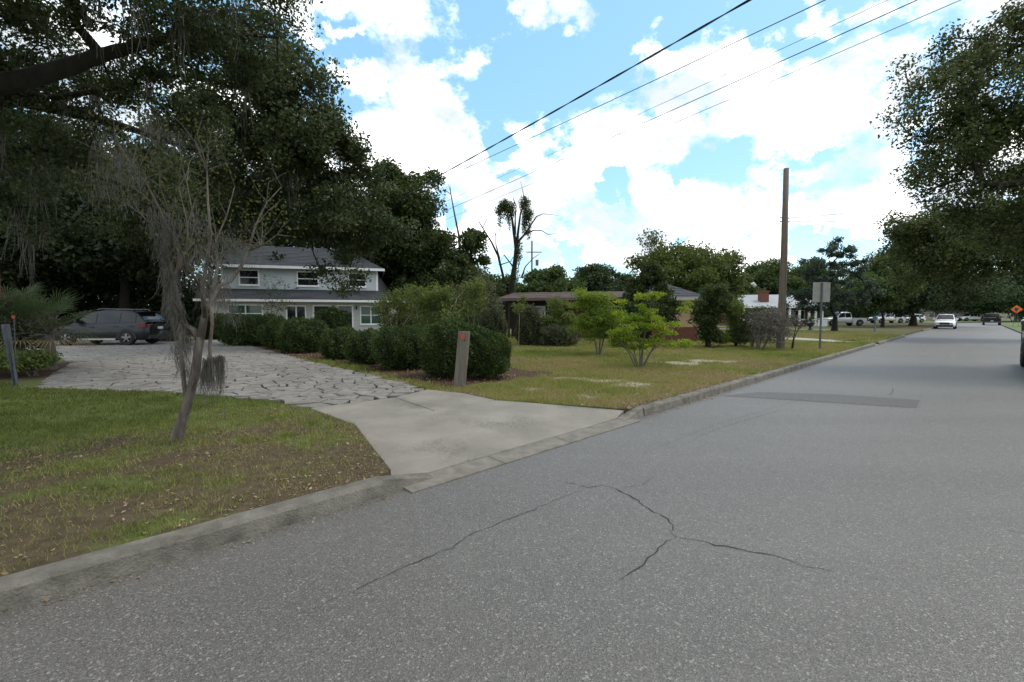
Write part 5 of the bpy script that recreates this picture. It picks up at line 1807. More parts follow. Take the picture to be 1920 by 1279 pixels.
# end wing: gable towards the street
MB().box(9.1, 11.5, -1.0, 7, .85, 2.5).build('wing_wall', M['tan'], h2)
MB().box(9.08, 11.52, -1.02, 7, -.1, .85).build('brick_base', M['brick'], h2)
a0, a1, ap_ = (8.6, -1.55, 2.45), (12.0, -1.55, 2.45), (9.4, 3.2, 3.7)
b0, b1 = (8.6, 8, 2.45), (12.0, 8, 2.45)
wro = MB().poly([a0, a1, ap_]).poly([a1, b1, ap_]).poly([b1, b0, ap_]).poly([b0, a0, ap_]).poly([a0, b0, b1, a1]).build('wing_roof', M['shingle'], h2)
shingles([a0, a1, Vector(ap_) + Vector((.1, 0, 0)), Vector(ap_) - Vector((.1, 0, 0))], 11, 1, wro, 'shingle', seed=8)
MB().box(8.58, 12.02, -1.6, -1.555, 2.29, 2.47).box(12.005, 12.05, -1.6, 8, 2.29, 2.47).build('fascia', M['beige_wall'], h2)

# ------------------------------------------------------------------ far houses
C = AT(1385, 600, 62)
h3 = thing('porch_house', 'far brick house with pale roof, brick chimney and white porch columns', 'house', (C.x, C.y, 0.1), math.radians(-8))
MB().box(0, 10.6, 3, 11, -.1, 2.6).build('wall', M['brick'], h3)
rr = MB()
q0, q1, q2, q3 = (-.6, 0, 2.65), (11.2, 0, 2.65), (9.6, 6.5, 4.5), (1, 6.5, 4.5)
rr.poly([q0, q1, q2, q3]).poly([q1, (11.2, 12, 2.65), q2]).poly([q0, q3, (-.6, 12, 2.65)]).poly([q3, q2, (11.2, 12, 2.65), (-.6, 12, 2.65)]).poly([q0, (-.6, 12, 2.65), (11.2, 12, 2.65), q1])
ro = rr.build('roof', M['shingle_light'], h3)
MB().box(3.5, 4.6, 2.2, 3.2, 2.9, 4.7).box(3.4, 4.7, 2.1, 3.3, 4.7, 4.85).build('chimney', M['brick'], ro)
MB().box(-.6, 11.2, -.04, -.002, 2.45, 2.68).build('fascia', M['trim'], h3)
for x in (0.6, 3.0, 5.4, 6.4, 7.6, 8.8, 9.6, 10.4):
    MB().box(x, x + .24, .2, .44, -.1, 2.5).build('porch_column', M['trim'], h3)
MB().box(7.8, 9.6, .28, .36, .85, .93).build('porch_rail', M['trim'], h3)
MB().box(9.9, 11.0, -.1, .1, -.1, .9).build('porch_wall', M['trim'], h3)
window(h3, 1.2, 3.0, .9, 2.2, 2.98, 'glass', 'v')
window(h3, 5.4, 7.0, .9, 2.2, 2.98, 'glass', 'v')
window(h3, 8.0, 9.6, .9, 2.2, 2.98, 'glass', 'v')
E4 = AT(1722, 596, 120)
h4 = thing('beige_house', 'small beige house seen far off behind the white car', 'house', (E4.x, E4.y, 0.1), math.radians(-40))
MB().box(0, 9, 0, 8, -.1, 2.7).build('wall', M['beige_wall'], h4)
rr = MB()
q = [(-.5, -.5, 2.7), (9.5, -.5, 2.7), (9.5, 8.5, 2.7), (-.5, 8.5, 2.7), (2.5, 4, 4.5), (6.5, 4, 4.5)]
rr.add(q, [(0, 1, 5, 4), (1, 2, 5), (2, 3, 4, 5), (3, 0, 4), (3, 2, 1, 0)]).build('roof', M['shingle_light'], h4)
window(h4, 2, 4, .9, 2.2, 0, 'glass', 'v')
window(h4, 5.5, 7.5, .9, 2.2, 0, 'glass', 'v')
E5 = AT(1775, 594, 135)
h5 = thing('brick_house', 'distant house with red brick pillars beyond the white pickup', 'house', (E5.x, E5.y, 0.1), math.radians(-30))
MB().box(0, 14, 0, 8, -.1, 2.8).build('wall', M['beige_wall'], h5)
MB().box(2.2, 3.6, -.3, 0, -.1, 2.8).build('brick_pillar', M['brick'], h5)
rr = MB()
q = [(-.5, -.7, 2.8), (14.5, -.7, 2.8), (14.5, 8.5, 2.8), (-.5, 8.5, 2.8), (2.5, 4, 4.8), (11.5, 4, 4.8)]
rr.add(q, [(0, 1, 5, 4), (1, 2, 5), (2, 3, 4, 5), (3, 0, 4), (3, 2, 1, 0)]).build('roof', M['shingle_brown'], h5)
window(h5, 5, 7, .9, 2.2, 0, 'glass', 'v')

# ------------------------------------------------------------------ vehicles
def prof(x, table):
    for (a, va), (b, vb) in zip(table, table[1:]):
        if a <= x <= b:
            t = (x - a) / (b - a) if b > a else 0
            t = t * t * (3 - 2 * t) * 0.4 + t * 0.6
            return va + (vb - va) * t
    return table[0][1] if x < table[0][0] else table[-1][1]


def body_shell(xs, half):
    """half(x) gives the half section, bottom centre to top centre; mirrored and lofted."""
    mb = MB()
    rings = []
    for x in xs:
        h = half(x)
        ring = [(x, y, z) for y, z in h] + [(x, -y, z) for y, z in h[-2:0:-1]]
        rings.append(ring)
    n = len(rings[0])
    vs = [p for r in rings for p in r]
    fs = []
    for i in range(len(rings) - 1):
        for j in range(n):
            fs.append((i * n + j, i * n + (j + 1) % n, (i + 1) * n + (j + 1) % n, (i + 1) * n + j))
    fs.append(tuple(range(n)))
    fs.append(tuple(range((len(rings) - 1) * n + n - 1, (len(rings) - 1) * n - 1, -1)))
    return mb.add(vs, fs)


def wheel(parent, x, y, r, side, w=0.24, spokes=5):
    t = MB()
    prof_ = [(-w / 2, r * .62), (-w / 2, r * .9), (-w / 2 + .03, r), (w / 2 - .03, r), (w / 2, r * .9), (w / 2, r * .62)]
    n = 24
    vs = [(x + rr * math.cos(2 * math.pi * k / n), y + a * side, r + rr * math.sin(2 * math.pi * k / n)) for a, rr in prof_ for k in range(n)]
    fs = [(i * n + k, i * n + (k + 1) % n, (i + 1) * n + (k + 1) % n, (i + 1) * n + k) for i in range(5) for k in range(n)]
    fs.append(tuple(range(n)))
    tire = t.add(vs, fs).build('wheel', M['black'], parent, False)
    m = MB()
    yo = y + side * (w / 2 - .02)
    n2 = 20
    ring = [(x + q * math.cos(2 * math.pi * k / n2), yo + side * d, r + q * math.sin(2 * math.pi * k / n2)) for q, d in ((r * .66, .012), (r * .58, .016)) for k in range(n2)]
    m.add(ring, [(k, (k + 1) % n2, n2 + (k + 1) % n2, n2 + k) for k in range(n2)])
    for k in range(spokes):
        a = 2 * math.pi * k / spokes + .3
        ca, sa = math.cos(a), math.sin(a)
        ww = r * .13
        m.add([(x + ca * r * .1 - sa * ww, yo + side * .03, r + sa * r * .1 + ca * ww), (x + ca * r * .1 + sa * ww, yo + side * .03, r + sa * r * .1 - ca * ww),
               (x + ca * r * .62 + sa * ww * .7, yo + side * .014, r + sa * r * .62 - ca * ww * .7), (x + ca * r * .62 - sa * ww * .7, yo + side * .014, r + sa * r * .62 + ca * ww * .7)], [(0, 1, 2, 3)])
    hub = [(x + r * .17 * math.cos(2 * math.pi * k / 10), yo + side * .034, r + r * .17 * math.sin(2 * math.pi * k / 10)) for k in range(10)]
    m.add(hub, [tuple(range(10))])
    m.build('rim', M['alloy'], tire)
    return tire


def arch(parent, x, y, side, r, m):
    """Dark wheel-arch moulding standing proud of the body side."""
    mb = MB()
    n = 16
    pts = []
    for k in range(n + 1):
        a = math.radians(-8) + math.radians(196) * k / n
        pts.append((math.cos(a), math.sin(a)))
    r1, r2 = r * 1.08, r * 1.27
    vs = []
    for c, s in pts:
        vs += [(x + c * r1, y + side * .02, r + s * r1), (x + c * r2, y + side * .02, r + s * r2), (x + c * r2, y - side * .03, r + s * r2)]
    fs = []
    for k in range(n):
        fs += [(3 * k, 3 * k + 1, 3 * k + 4, 3 * k + 3), (3 * k + 1, 3 * k + 2, 3 * k + 5, 3 * k + 4)]
    mb.add(vs, fs)
    vs2 = [(x, y + side * .012, r)] + [(x + c * r1, y + side * .012, r + s * r1) for c, s in pts]
    mb.add(vs2, [(0, k, k + 1) for k in range(1, n + 1)])
    mb.build('wheel_arch', m, parent)


def vehicle(name, label, cat, loc, rz, paint, kind, group=None, detail=True, dark_trim=True):
    """Car with its nose towards local +X."""
    t = thing(name, label, cat, loc, rz, group)
    if kind == 'suv':
        L, hw, zr, r = 4.65, .92, 1.68, .355
        belt = [(-2.32, .98), (-2.0, 1.08), (0.95, 1.02), (1.3, 1.0), (2.0, .92), (2.33, .74)]
        roof = [(-2.22, 1.08), (-1.75, 1.55), (-1.3, 1.66), (-.2, 1.69), (.3, 1.62), (1.25, 1.0)]
        wx = (-1.37, 1.38)
        cab = (-2.2, 1.22)
    elif kind == 'sedan':
        L, hw, zr, r = 4.8, .91, 1.45, .335
        belt = [(-2.4, .9), (-2.3, 1.02), (-1.5, 1.03), (1.0, .98), (1.7, .9), (2.4, .68)]
        roof = [(-1.75, 1.03), (-.95, 1.38), (-.3, 1.45), (.25, 1.4), (1.2, .97)]
        wx = (-1.4, 1.45)
        cab = (-1.7, 1.15)
    else:
        L, hw, zr, r = 5.8, .99, 1.88, .40
        belt = [(-2.9, 1.08), (-.9, 1.12), (1.0, 1.12), (1.25, 1.14), (2.5, 1.08), (2.9, .9)]
        roof = [(-.85, 1.14), (-.75, 1.8), (-.5, 1.87), (.3, 1.88), (.55, 1.82), (1.3, 1.14)]
        wx = (-1.85, 1.85)
        cab = (-.83, 1.25)
    l2 = L / 2
    base = .24 if kind != 'pickup' else .42

    def half(x):
        e = min(1, max(0, (l2 - abs(x)) / .32))
        w = hw * (0.80 + 0.20 * math.sin(e * math.pi / 2))
        zb = base + (1 - e) * .12
        zs = prof(x, belt)
        zm = (zb + zs) / 2
        return [(0, zb), (w * .86, zb), (w * .97, zb + .1), (w, zm - .05), (w * .985, zs - .16), (w * .93, zs - .03), (w * .8, zs + .01), (0, zs + .03)]
    xs = [-l2, -l2 + .06, -l2 + .16, -l2 + .35] + [-l2 + .6 + i * (L - 1.2) / 14 for i in range(15)] + [l2 - .35, l2 - .16, l2 - .06, l2]
    if kind == 'pickup':
        xs_front = [x for x in xs if x > -.85]
        body_shell([-.85] + xs_front, half).build('body', M[paint], t, True)
        bed = MB()
        for sgn in (-1, 1):
            y0, y1 = sorted((sgn * hw * .985, sgn * (hw - .14)))
            bed.box(-l2 + .06, -.9, y0, y1, base + .02, 1.1)
        bed.box(-l2 + .06, -.9, -hw + .14, hw - .14, base + .1, base + .22).box(-1.0, -.9, -hw + .14, hw - .14, base + .22, 1.08)
        bo = bed.build('cargo_bed', M[paint], t)
        MB().box(-l2, -l2 + .055, -hw * .97, hw * .97, base + .16, 1.09).build('tailgate', M[paint], bo)
        MB().box(-l2 - .14, -l2 - .01, -hw * .96, hw * .96, base - .02, base + .15).build('rear_bumper', M['chrome'] if paint != 'paint_black' else M['galv'], t)
    else:
        body_shell(xs, half).build('body', M[paint], t, True)

    def side_pt(x, v, sgn, off=0.0):
        zb, zt = prof(x, belt) - .02, max(prof(x, roof), prof(x, belt))
        yb, yt = hw * .925, hw * .72
        if kind == 'pickup':
            yt = hw * .78
        y = yb + (yt - yb) * ((zb + (zt - zb) * v) - 1.0) / (zr - 1.0) if zr > 1 else yb
        y = min(y, yb)
        return Vector((x, sgn * (y + off), zb + (zt - zb) * v))
    cx = [cab[0] + (cab[1] - cab[0]) * i / 16 for i in range(17)]
    rings = []
    for x in cx:
        ring = [side_pt(x, v, 1) for v in (0, .4, .8, .96)] + [Vector((x, hw * .5, max(prof(x, roof), prof(x, belt)) + .03)), Vector((x, 0, max(prof(x, roof), prof(x, belt)) + .045))]
        full = ring + [Vector((p.x, -p.y, p.z)) for p in ring[-2::-1]]
        rings.append(full)
    mb = MB()
    n = len(rings[0])
    mb.add([p for rg in rings for p in rg], [(i * n + j, i * n + j + 1, (i + 1) * n + j + 1, (i + 1) * n + j) for i in range(16) for j in range(n - 1)])
    cabin = mb.build('cabin', M[paint], t, True)
    # side glass
    if kind == 'suv':
        spans = [(-1.75, -1.1), (-1.02, -.02), (.06, .92)]
    elif kind == 'sedan':
        spans = [(-1.15, -.1), (0.0, .85)]
    else:
        spans = [(-.68, .05), (.13, .95)]
    for sgn in (1, -1):
        for a, b in spans:
            k = 6
            mb = MB()
            lo = [side_pt(a + (b - a) * i / k, .12, sgn, .012) for i in range(k + 1)]
            hi = [side_pt(a + (b - a) * i / k, .86, sgn, .012) for i in range(k + 1)]
            mb.add(lo + hi, [(i, i + 1, k + 2 + i, k + 1 + i) for i in range(k)])
            mb.build('side_window', M['glass'], cabin)

    def cross_glass(xa, xb, nm):
        """Glass across the car between stations xa (low) and xb (high)."""
        mb = MB()
        vs = []
        for i in range(13):
            x = xa + (xb - xa) * i / 12
            z = max(prof(x, roof), prof(x, belt)) + .064
            w = abs(side_pt(x, 1.0, 1).y) * .9
            vs += [(x, y * w, z + (.004 if abs(y) < 1 else -.014)) for y in (-1, -.55, 0, .55, 1)]
        mb.add(vs, [(i * 5 + j, i * 5 + j + 1, i * 5 + j + 6, i * 5 + j + 5) for i in range(12) for j in range(4)])
        mb.build(nm, M['glass'], cabin)
    if kind == 'suv':
        cross_glass(1.12, .42, 'windscreen')
        cross_glass(-2.12, -1.72, 'rear_window')
    elif kind == 'sedan':
        cross_glass(1.1, .35, 'windscreen')
        cross_glass(-1.65, -1.0, 'rear_window')
    else:
        cross_glass(1.22, .6, 'windscreen')
        MB().box(-.835, -.815, -.6, .6, 1.25, 1.72).build('rear_window', M['glass'], cabin)
    for x in wx:
        for sgn in (1, -1):
            arch(t, x, sgn * (hw * .985), sgn, r, M['black_plastic'] if kind == 'suv' else M[paint] if not detail else M['black_plastic'])
            wheel(t, x, sgn * (hw * .985 - .08), r, sgn)
    # lamps, grille, bumpers, mirrors, sills
    for sgn in (1, -1):
        w = hw * .93
        fz = prof(l2 - .2, belt)
        mb = MB()
        ys = sorted((sgn * w * .62, sgn * w * 1.0))
        if kind == 'pickup':
            mb.box(l2 - .12, l2 + .012, *sorted((sgn * w * .68, sgn * w * .9)), .82, .99)
        else:
            mb.add([(l2 - .01, sgn * w * .5, fz - .2), (l2 - .2, sgn * w * 1.0, fz - .13), (l2 - .26, sgn * w * 1.02, fz - .05), (l2 - .05, sgn * w * .5, fz - .1),
                    (l2 + .02, sgn * w * .5, fz - .2), (l2 - .17, sgn * w * 1.03, fz - .13), (l2 - .23, sgn * w * 1.05, fz - .05), (l2 - .02, sgn * w * .5, fz - .1)],
                   [(4, 5, 6, 7), (0, 1, 5, 4), (3, 2, 6, 7), (1, 2, 6, 5)])
        mb.build('headlight', M['lamp_clear'], t)
        mb = MB()
        rzl = prof(-l2 + .2, belt)
        if kind == 'pickup':
            mb.box(-l2 - .012, -l2 + .1, *sorted((sgn * hw * .86, sgn * hw * .995)), .74, 1.06)
        else:
            pts = [(-l2 + .03, .45), (-l2 + .06, .8), (-l2 + .14, .93), (-l2 + .42, 1.0)]
            vs = [(x - .03, sgn * hw * k * 1.005, rzl - .16) for x, k in pts] + [(x - .0, sgn * hw * k * .985, rzl - .02) for x, k in pts]
            mb.add(vs, [(i, i + 1, i + 5, i + 4) for i in range(3)])
        mb.build('tail_light', M['tail'], t)
        mx = cab[1] - .42
        mz = prof(mx, belt) + .05
        mb = MB()
        y0, y1 = sorted((sgn * (hw * .93), sgn * (hw * .93 + .24)))
        mb.box(mx - .06, mx + .06, y0, y1, mz, mz + (.17 if kind != 'pickup' else .26))
        mb.build('wing_mirror', M[paint] if kind != 'pickup' else M['black_plastic'], t)
        if kind == 'suv' and detail:
            ya, yb = sorted((sgn * (hw + .012), sgn * (hw - .05)))
            MB().box(wx[0] + .5, wx[1] - .5, ya, yb, base + .02, base + .1).build('sill_strip', M['chrome'], t)
        if detail:
            mb = MB()
            for xx in ((-.95, .0), (.08, .6)):
                pass
            for xh in spans:
                yy = hw * .985
                ya, yb = sorted((sgn * yy, sgn * (yy + .025)))
                mb.box(xh[0] + .05, xh[0] + .25, ya, yb, prof(xh[0], belt) - .16, prof(xh[0], belt) - .125)
            mb.build('door_handle', M[paint], t)
    gz = prof(l2 - .2, belt)
    MB().box(l2 - .1, l2 + .02, -hw * .45, hw * .45, gz - .34, gz - .1).build('grille', M['black_plastic'], t)
    MB().box(l2 - .12, l2 + .03, -hw * .8, hw * .8, base + .02, base + .24).build('front_bumper', M['black_plastic'], t)
    if kind != 'pickup':
        MB().box(-l2 - .03, -l2 + .12, -hw * .8, hw * .8, base + .08, base + .26).build('rear_bumper', M['black_plastic'], t)
    MB().box(-l2 - .036, -l2 - .01, -.17, .17, .78 if kind != 'pickup' else .62, .9 if kind != 'pickup' else .74).build('licence_plate', M['plate'], t)
    if kind == 'suv' and detail:
        for sgn in (1, -1):
            MB().tube([(-1.5, sgn * .6, 1.7), (-1.4, sgn * .6, 1.75), (0, sgn * .6, 1.77), (.15, sgn * .6, 1.72)], .016, 6).build('roof_rail', M['alloy'], t)
        MB().tube([(-1.5, 0, 1.68), (-1.62, 0, 1.82)], .02, 6).build('aerial', M['black_plastic'], t)
        MB().box(-2.02, -1.62, -.6, .6, 1.62, 1.655).build('spoiler', M[paint], t)
    return t


AD = math.atan2(RD[1], RD[0])
vehicle('parked_suv', 'dark slate grey SUV parked on the flagstones beside the palm', 'car', (-20.1, 23.0, LZ + .008), math.radians(184), 'paint_slate', 'suv')
p = R(74.6, 2.55)
vehicle('parked_car', 'white SUV facing us by the left kerb far down the street', 'car', (p.x, p.y, .003), AD + math.pi, 'paint_white', 'suv')
p = R(108, -1.75)
vehicle('pickup_truck', 'black pickup seen from behind at the far right of the street', 'pickup truck', (p.x, p.y, .003), AD, 'paint_black', 'pickup')
p = AT(1577, 600, 62.5)
vehicle('pickup_truck', 'silver crew cab pickup on the lawn behind the thin tree', 'pickup truck', (p.x, p.y, LZ), math.radians(181), 'paint_silver', 'pickup')
p = AT(1662, 600, 84)
vehicle('pickup_truck', 'grey pickup half hidden in shade right of the silver pickup', 'pickup truck', (p.x, p.y, LZ), math.radians(184), 'paint_beige', 'pickup')
p = AT(1708, 600, 92)
vehicle('parked_car', 'pale car in deep shade behind the dark oak trunk', 'car', (p.x, p.y, LZ), math.radians(178), 'paint_beige', 'suv', detail=False)
p = AT(1820, 600, 112)
vehicle('pickup_truck', 'white pickup standing on the grass at the end of the street', 'pickup truck', (p.x, p.y, LZ), math.radians(178), 'paint_white', 'pickup')
p = R(91, -5.6)
vehicle('parked_car', 'silver sedan on the right verge below the orange sign', 'car', (p.x, p.y, LZ), AD + .25, 'paint_silver', 'sedan')
p = R(19.4, -2.03)
vehicle('pickup_truck', 'dark maroon pickup cut off by the right edge, the nearest vehicle', 'pickup truck', (p.x, p.y, .003), AD + math.pi, 'paint_maroon', 'pickup')

# ------------------------------------------------------------------ posts, signs, pole, wires
def rough_post(base, top, w, d, m, rng, n=9):
    """Square post with softened, uneven arrises."""
    base, top = Vector(base), Vector(top)
    mb = MB()
    sec = [(-1, -.86), (-.86, -1), (.86, -1), (1, -.86), (1, .86), (.86, 1), (-.86, 1), (-1, .86)]
    rings = []
    for i in range(n + 1):
        c = base.lerp(top, i / n)
        j = [rng.gauss(0, .02) for _ in sec]
        rings.append([(c.x + a * w / 2 * (1 + q), c.y + b * d / 2 * (1 + q), c.z) for (a, b), q in zip(sec, j)])
    k = 8
    mb.add([p for r_ in rings for p in r_], [(i * k + j, i * k + (j + 1) % k, (i + 1) * k + (j + 1) % k, (i + 1) * k + j) for i in range(n) for j in range(k)] + [tuple(range(n * k, n * k + k))])
    return mb


pb = G(861, 723)
pt = pb + Vector((0.115, -0.01, 1.13))
post = thing('wooden_post', 'leaning weathered wooden post with a round reddish reflector by the big round shrub', 'post', pb)
rough_post((0, 0, -.1), pt - pb, .235, .19, M['post_wood'], rngk).build('timber', M['post_wood'], post)
ctr = (pt - pb) * 0.91 + Vector((-0.02, -.108, 0))
disc = [(ctr.x + .05 * math.cos(a) * (1 + .12 * math.sin(3 * a)), ctr.y - .006, ctr.z + .062 * math.sin(a)) for a in [2 * math.pi * i / 16 for i in range(16)]]
back = [(x, y + .02, z) for x, y, z in disc]
MB().add(disc + back, [tuple(range(16))] + [(i, (i + 1) % 16, 16 + (i + 1) % 16, 16 + i) for i in range(16)]).build('reflector', M['red_reflector'], post)
hc = (pt - pb) * 0.84 + Vector((0.035, -.104, 0))
MB().add([(hc.x + .017 * math.cos(a), hc.y, hc.z + .02 * math.sin(a)) for a in [2 * math.pi * i / 8 for i in range(8)]], [tuple(range(8))]).build('knot_hole', M['crack'], post)

mp = G(27, 723)
ms = thing('metal_post', 'dented grey metal channel post beside the palm', 'post', mp)
mb = MB()
wd = [(0, .03), (.3, .032), (.55, .045), (.8, .065), (1.02, .08), (1.28, .085)]
vs = []
for z, w in wd:
    lx = -.12 * z / 1.28
    vs += [(lx - w, 0, z), (lx - w * .45, .05, z), (lx + w * .45, .05, z), (lx + w, 0, z), (lx + w, .012, z), (lx + w * .4, .065, z), (lx - w * .4, .065, z), (lx - w, .012, z)]
mb.add(vs, [(i * 8 + j, i * 8 + (j + 1) % 8, (i + 1) * 8 + (j + 1) % 8, (i + 1) * 8 + j) for i in range(5) for j in range(8)] + [tuple(range(40, 48))])
mb.build('channel', M['galv'], ms)
for z in (.85, 1.1):
    MB().box(-.12, -.09, -.012, .0, z, z + .03).build('bolt', M['galv'], ms)

bp = AT(2, 640, 12.2)
bpost = thing('wooden_post', 'brown wooden post at the left edge behind the palm', 'post', (bp.x - .05, bp.y, LZ))
rough_post((0, 0, -.1), (-.04, 0, 2.95), .17, .17, M['brown_wood'], rngk, 6).build('timber', M['brown_wood'], bpost)
MB().box(-.14, .07, -.11, .11, 2.95, 2.99).build('cap', M['post_wood'], bpost)
rp = AT(28, 640, 10.6)
rs = thing('marker_stake', 'thin stake with a small red marker in front of the palm', 'marker', (rp.x, rp.y, LZ))
MB().tube([(0, 0, -.05), (.01, 0, 1.4)], .008, 5).build('stake', M['galv'], rs)
MB().tube([(.01, -.02, 1.43), (.01, .0, 1.43)], [.042, .036], 10).build('marker', M['red_reflector'], rs)

sb = G(1537, 656)
sg = thing('road_sign', 'bare grey back of a rectangular road sign on a steel post', 'road sign', sb)
sa = AD - math.pi / 2 + math.radians(12)
post_h = AT(1537, 529, sb.y).z - sb.z
MB().box(-.032, .032, -.02, .02, -.1, post_h - .02).build('post', M['galv'], sg)
ca, sa_ = math.cos(sa), math.sin(sa)
pw, ph = .37, .84
pl = MB()
corner = [(-pw, post_h - ph), (pw, post_h - ph), (pw, post_h), (-pw, post_h)]
cut = .05
outl = []
for i, (a, b) in enumerate(corner):
    for q in range(4):
        an = math.pi + i * math.pi / 2 + q * math.pi / 6
        sx, sz = (1 if a < 0 else -1), (1 if i < 2 else -1)
        outl.append((a + sx * cut + cut * math.cos(an), b + sz * cut + cut * math.sin(an)))
fr = [(a * 1.0, .024, b) for a, b in outl]
bk = [(a * 1.0, .03, b) for a, b in outl]
n = len(fr)
pl.add(fr + bk, [tuple(range(n)), tuple(range(2 * n - 1, n - 1, -1))] + [(i, (i + 1) % n, n + (i + 1) % n, n + i) for i in range(n)])
pl.build('sign_panel', M['sign_back'], sg)
for z in (.2, .72):
    MB().tube([(0, -.03, post_h - z), (0, -.018, post_h - z)], .014, 8).build('bolt', M['galv'], sg)

ub = G(1463, 655)
utop = AT(1471, 316, ub.y)
up_ = thing('utility_pole', 'tall bare brown utility pole among the grey shrubs', 'utility pole', ub)
hh = utop.z - ub.z
MB().tube([(0, 0, -.3), (0, 0, 0), (.03, 0, hh * .5), (.0, 0, hh)], [.17, .165, .135, .105], 14).build('shaft', M['pole_wood'], up_, True)
for z in (hh - 2.05, hh - 2.2):
    MB().tube([(-.2, .0, z), (.2, 0, z - .02)], .02, 6).build('bracket', M['galv'], up_)
MB().box(-.045, .045, -.19, -.165, 2.0, 2.12).build('tag_plate', M['galv'], up_)


def wire(name, label, pts, r, sag, group='overhead wires'):
    """Sagging wire through the given points."""
    mb = MB()
    out = []
    for a, b in zip(pts, pts[1:]):
        n = 40
        for i in range(n + 1):
            t = i / n
            p = Vector(a).lerp(Vector(b), t)
            p.z -= 4 * sag * t * (1 - t)
            out.append(p)
    mb.tube(out, r, 5)
    o = mb.build('overhead_wire' if name is None else name, M['cable'])
    return tag(o, label, 'wire', group)


def through(u0, v0, z0, u1, v1, z1, ext0=14.0, ext1=6.0):
    d0, d1 = ray(u0, v0), ray(u1, v1)
    a = Vector((0, 0, EYE)) + d0 * ((z0 - EYE) / d0.z)
    b = Vector((0, 0, EYE)) + d1 * ((z1 - EYE) / d1.z)
    k = (b - a).normalized()
    return [a - k * ext0, b + k * ext1]


w1 = through(1385, 0, 7.6, 790, 346, 7.2, 12, 3.0)
# twisted cable bundle: three strands wound round each other
mb = MB()
for ph_ in range(2):
    pts = []
    L_ = (w1[1] - w1[0]).length
    nn = int(L_ / .12)
    for i in range(nn + 1):
        t = i / nn
        p = w1[0].lerp(w1[1], t)
        p.z -= 4 * .12 * t * (1 - t)
        a = 2 * math.pi * (t * L_ / 2.2) + ph_ * math.pi
        pts.append(p + Vector((math.cos(a) * .013, 0, math.sin(a) * .013)))
    mb.tube(pts, .0125, 5)
tag(mb.build('cable_bundle', M['cable']), 'thick twisted black cable, lowest and nearest of the overhead lines', 'wire', 'overhead wires')
wire(None, 'second overhead wire, just above the thick twisted cable', through(1530, 0, 8.6, 830, 333, 8.4, 14, 6), .011, .1)
wire(None, 'faint thin overhead wire in the middle of the five', through(1650, 0, 9.3, 850, 370, 9.1, 14, 6), .007, .1)
wire(None, 'dark overhead wire, fourth from the thick cable', through(1705, 0, 9.3, 860, 383, 9.1, 14, 6), .013, .1)
wire(None, 'thin overhead wire farthest right of the five', through(1786, 0, 9.3, 920, 375, 9.1, 14, 8), .009, .1)
ux, uy = ub.x, ub.y
uz = ub.z + hh
wire(None, 'wire from the bare pole running right to the street trees', [(ux + .2, uy, uz - 2.05), AT(1700, 373, 34)], .008, .25, 'wires on the bare pole')
wire(None, 'lower wire from the bare pole running right towards the street', [(ux + .2, uy, uz - 2.2), AT(1700, 392, 60)], .008, .5, 'wires on the bare pole')
wire(None, 'wire from the bare pole falling left behind the trees', [(ux - .2, uy, uz - 2.1), AT(1350, 465, 44)], .008, .1, 'wires on the bare pole')
wire(None, 'pale low cable from the bare pole towards the tan house wing', [(ux - .15, uy, AT(1460, 530, uy).z), AT(1300, 541, 25.5)], .01, .08, 'wires on the bare pole')
cl_ = AT(1413, 534, 20.6)
tag(MB().tube([cl_ + Vector((-.12, 0, .02)), cl_ + Vector((-.03, 0, .05)), cl_ + Vector((.06, 0, -.06)), cl_ + Vector((.12, 0, -.02))], [.03, .08, .08, .03], 8).build('cable_splice', M['lamp_clear']), 'pale splice closure hanging on the low cable left of the pole', 'splice case')

fb = AT(997, 600, 90)
fp = thing('utility_pole', 'distant utility pole with crossarm right of the dead tree', 'utility pole', (fb.x, fb.y, 0))
ft = AT(996, 452, 90).z
MB().tube([(0, 0, -.3), (0, 0, ft)], [.2, .15], 8).build('shaft', M['pole_wood'], fp)
zc = AT(997, 473, 90).z
MB().box(-1.1, 1.9, -.1, .0, zc - .08, zc + .08).build('crossarm', M['pole_wood'], fp)
MB().tube([(1.0, -.15, zc - 2.6), (1.0, -.15, zc - 1.5)], .3, 10).build('transformer', M['galv'], fp)
rb = AT(1904, 600, 120)
rp2 = thing('utility_pole', 'distant utility pole above the trees at the right edge', 'utility pole', (rb.x, rb.y, 0))
MB().tube([(0, 0, -.3), (0, 0, AT(1904, 497, 120).z)], [.25, .18], 8).build('shaft', M['pole_wood'], rp2)
MB().box(-1.2, 1.2, -.1, .0, AT(1904, 505, 120).z, AT(1904, 503, 120).z).build('crossarm', M['pole_wood'], rp2)

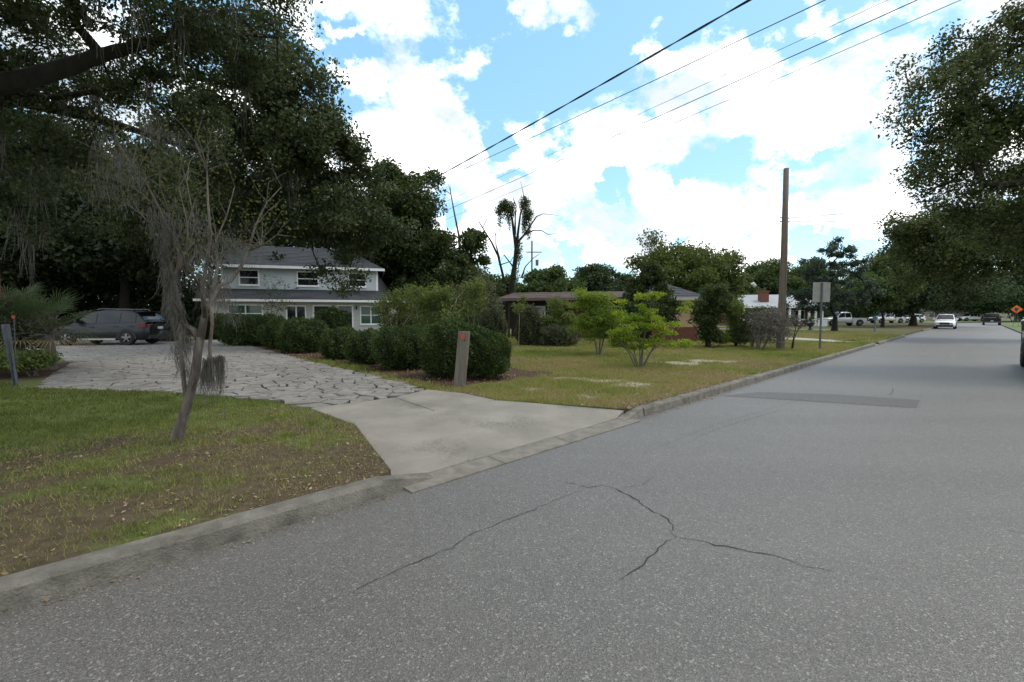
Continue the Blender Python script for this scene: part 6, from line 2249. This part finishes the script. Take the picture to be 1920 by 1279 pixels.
ob = R(88, -3.6, LZ)
os_ = thing('warning_sign', 'orange diamond road works sign on the right verge', 'road sign', ob, AD + math.pi / 2)
zc = AT(1893, 580, ob.y).z - LZ
hd = .56
mb = MB()
q = [(0, zc - hd), (hd, zc), (0, zc + hd), (-hd, zc)]
mb.add([(a, .03, b) for a, b in q] + [(a, .04, b) for a, b in q], [(0, 1, 2, 3), (7, 6, 5, 4)] + [(i, (i + 1) % 4, 4 + (i + 1) % 4, 4 + i) for i in range(4)])
mb.build('sign_panel', M['orange'], os_)
mb = MB()
blob = [(-.16, -.12), (-.05, -.2), (.1, -.2), (.2, -.1), (.12, .02), (.2, .12), (.1, .2), (-.02, .14), (-.1, .2), (-.18, .1), (-.1, .0)]
for yy in (.027, .043):
    mb.add([(a, yy, zc + b) for a, b in blob], [tuple(range(len(blob)))])
mb.build('symbol', M['black_plastic'], os_)
for sx in (-.25, .25):
    MB().tube([(0, .05, zc), (sx, .05, 0)], .02, 6).build('leg', M['galv'], os_)

mbx = G(1640, 622)
mx = thing('mailbox', 'blue grey mailbox on a post at the mouth of the side drive', 'mailbox', mbx, AD)
MB().box(-.06, .06, -.06, .06, -.1, 1.0).box(-.28, .28, -.05, .05, .93, 1.03).build('post', M['blue_box'], mx)
mb = MB()
n = 10
sec = [(-.16, 1.05), (.16, 1.05)] + [(.16 * math.cos(math.pi * i / n), 1.24 + .16 * math.sin(math.pi * i / n)) for i in range(n + 1)]
k = len(sec)
mb.add([(-.3, a, b) for a, b in sec] + [(.3, a, b) for a, b in sec], [(i, (i + 1) % k, k + (i + 1) % k, k + i) for i in range(k)] + [tuple(range(k)), tuple(range(2 * k - 1, k - 1, -1))])
mb.build('box', M['blue_box'], mx)
MB().box(-.12, .12, -.17, -.163, 1.12, 1.3).build('flag', M['red_reflector'], mx)

pu = AT(1519, 619, 46)
pl_ = thing('garden_planter', 'dark urn planter on the lawn left of the sign post', 'planter', (pu.x, pu.y, LZ))
mb = MB()
n = 14
pr = [(.22, 0), (.25, .05), (.12, .12), (.1, .25), (.25, .42), (.38, .62), (.42, .7), (.36, .7)]
mb.add([(r_ * math.cos(2 * math.pi * k / n), r_ * math.sin(2 * math.pi * k / n), z) for r_, z in pr for k in range(n)],
       [(i * n + k, i * n + (k + 1) % n, (i + 1) * n + (k + 1) % n, (i + 1) * n + k) for i in range(len(pr) - 1) for k in range(n)] + [tuple(range((len(pr) - 1) * n, len(pr) * n))])
mb.build('urn', M['pottery'], pl_, True)
rr_ = np.random.default_rng(3)
leaves('foliage', rr_.normal(size=(260, 3)) * np.array([.22, .22, .2]) + np.array([0, 0, .95]), .14, M['far_dark'], pl_, rr_)
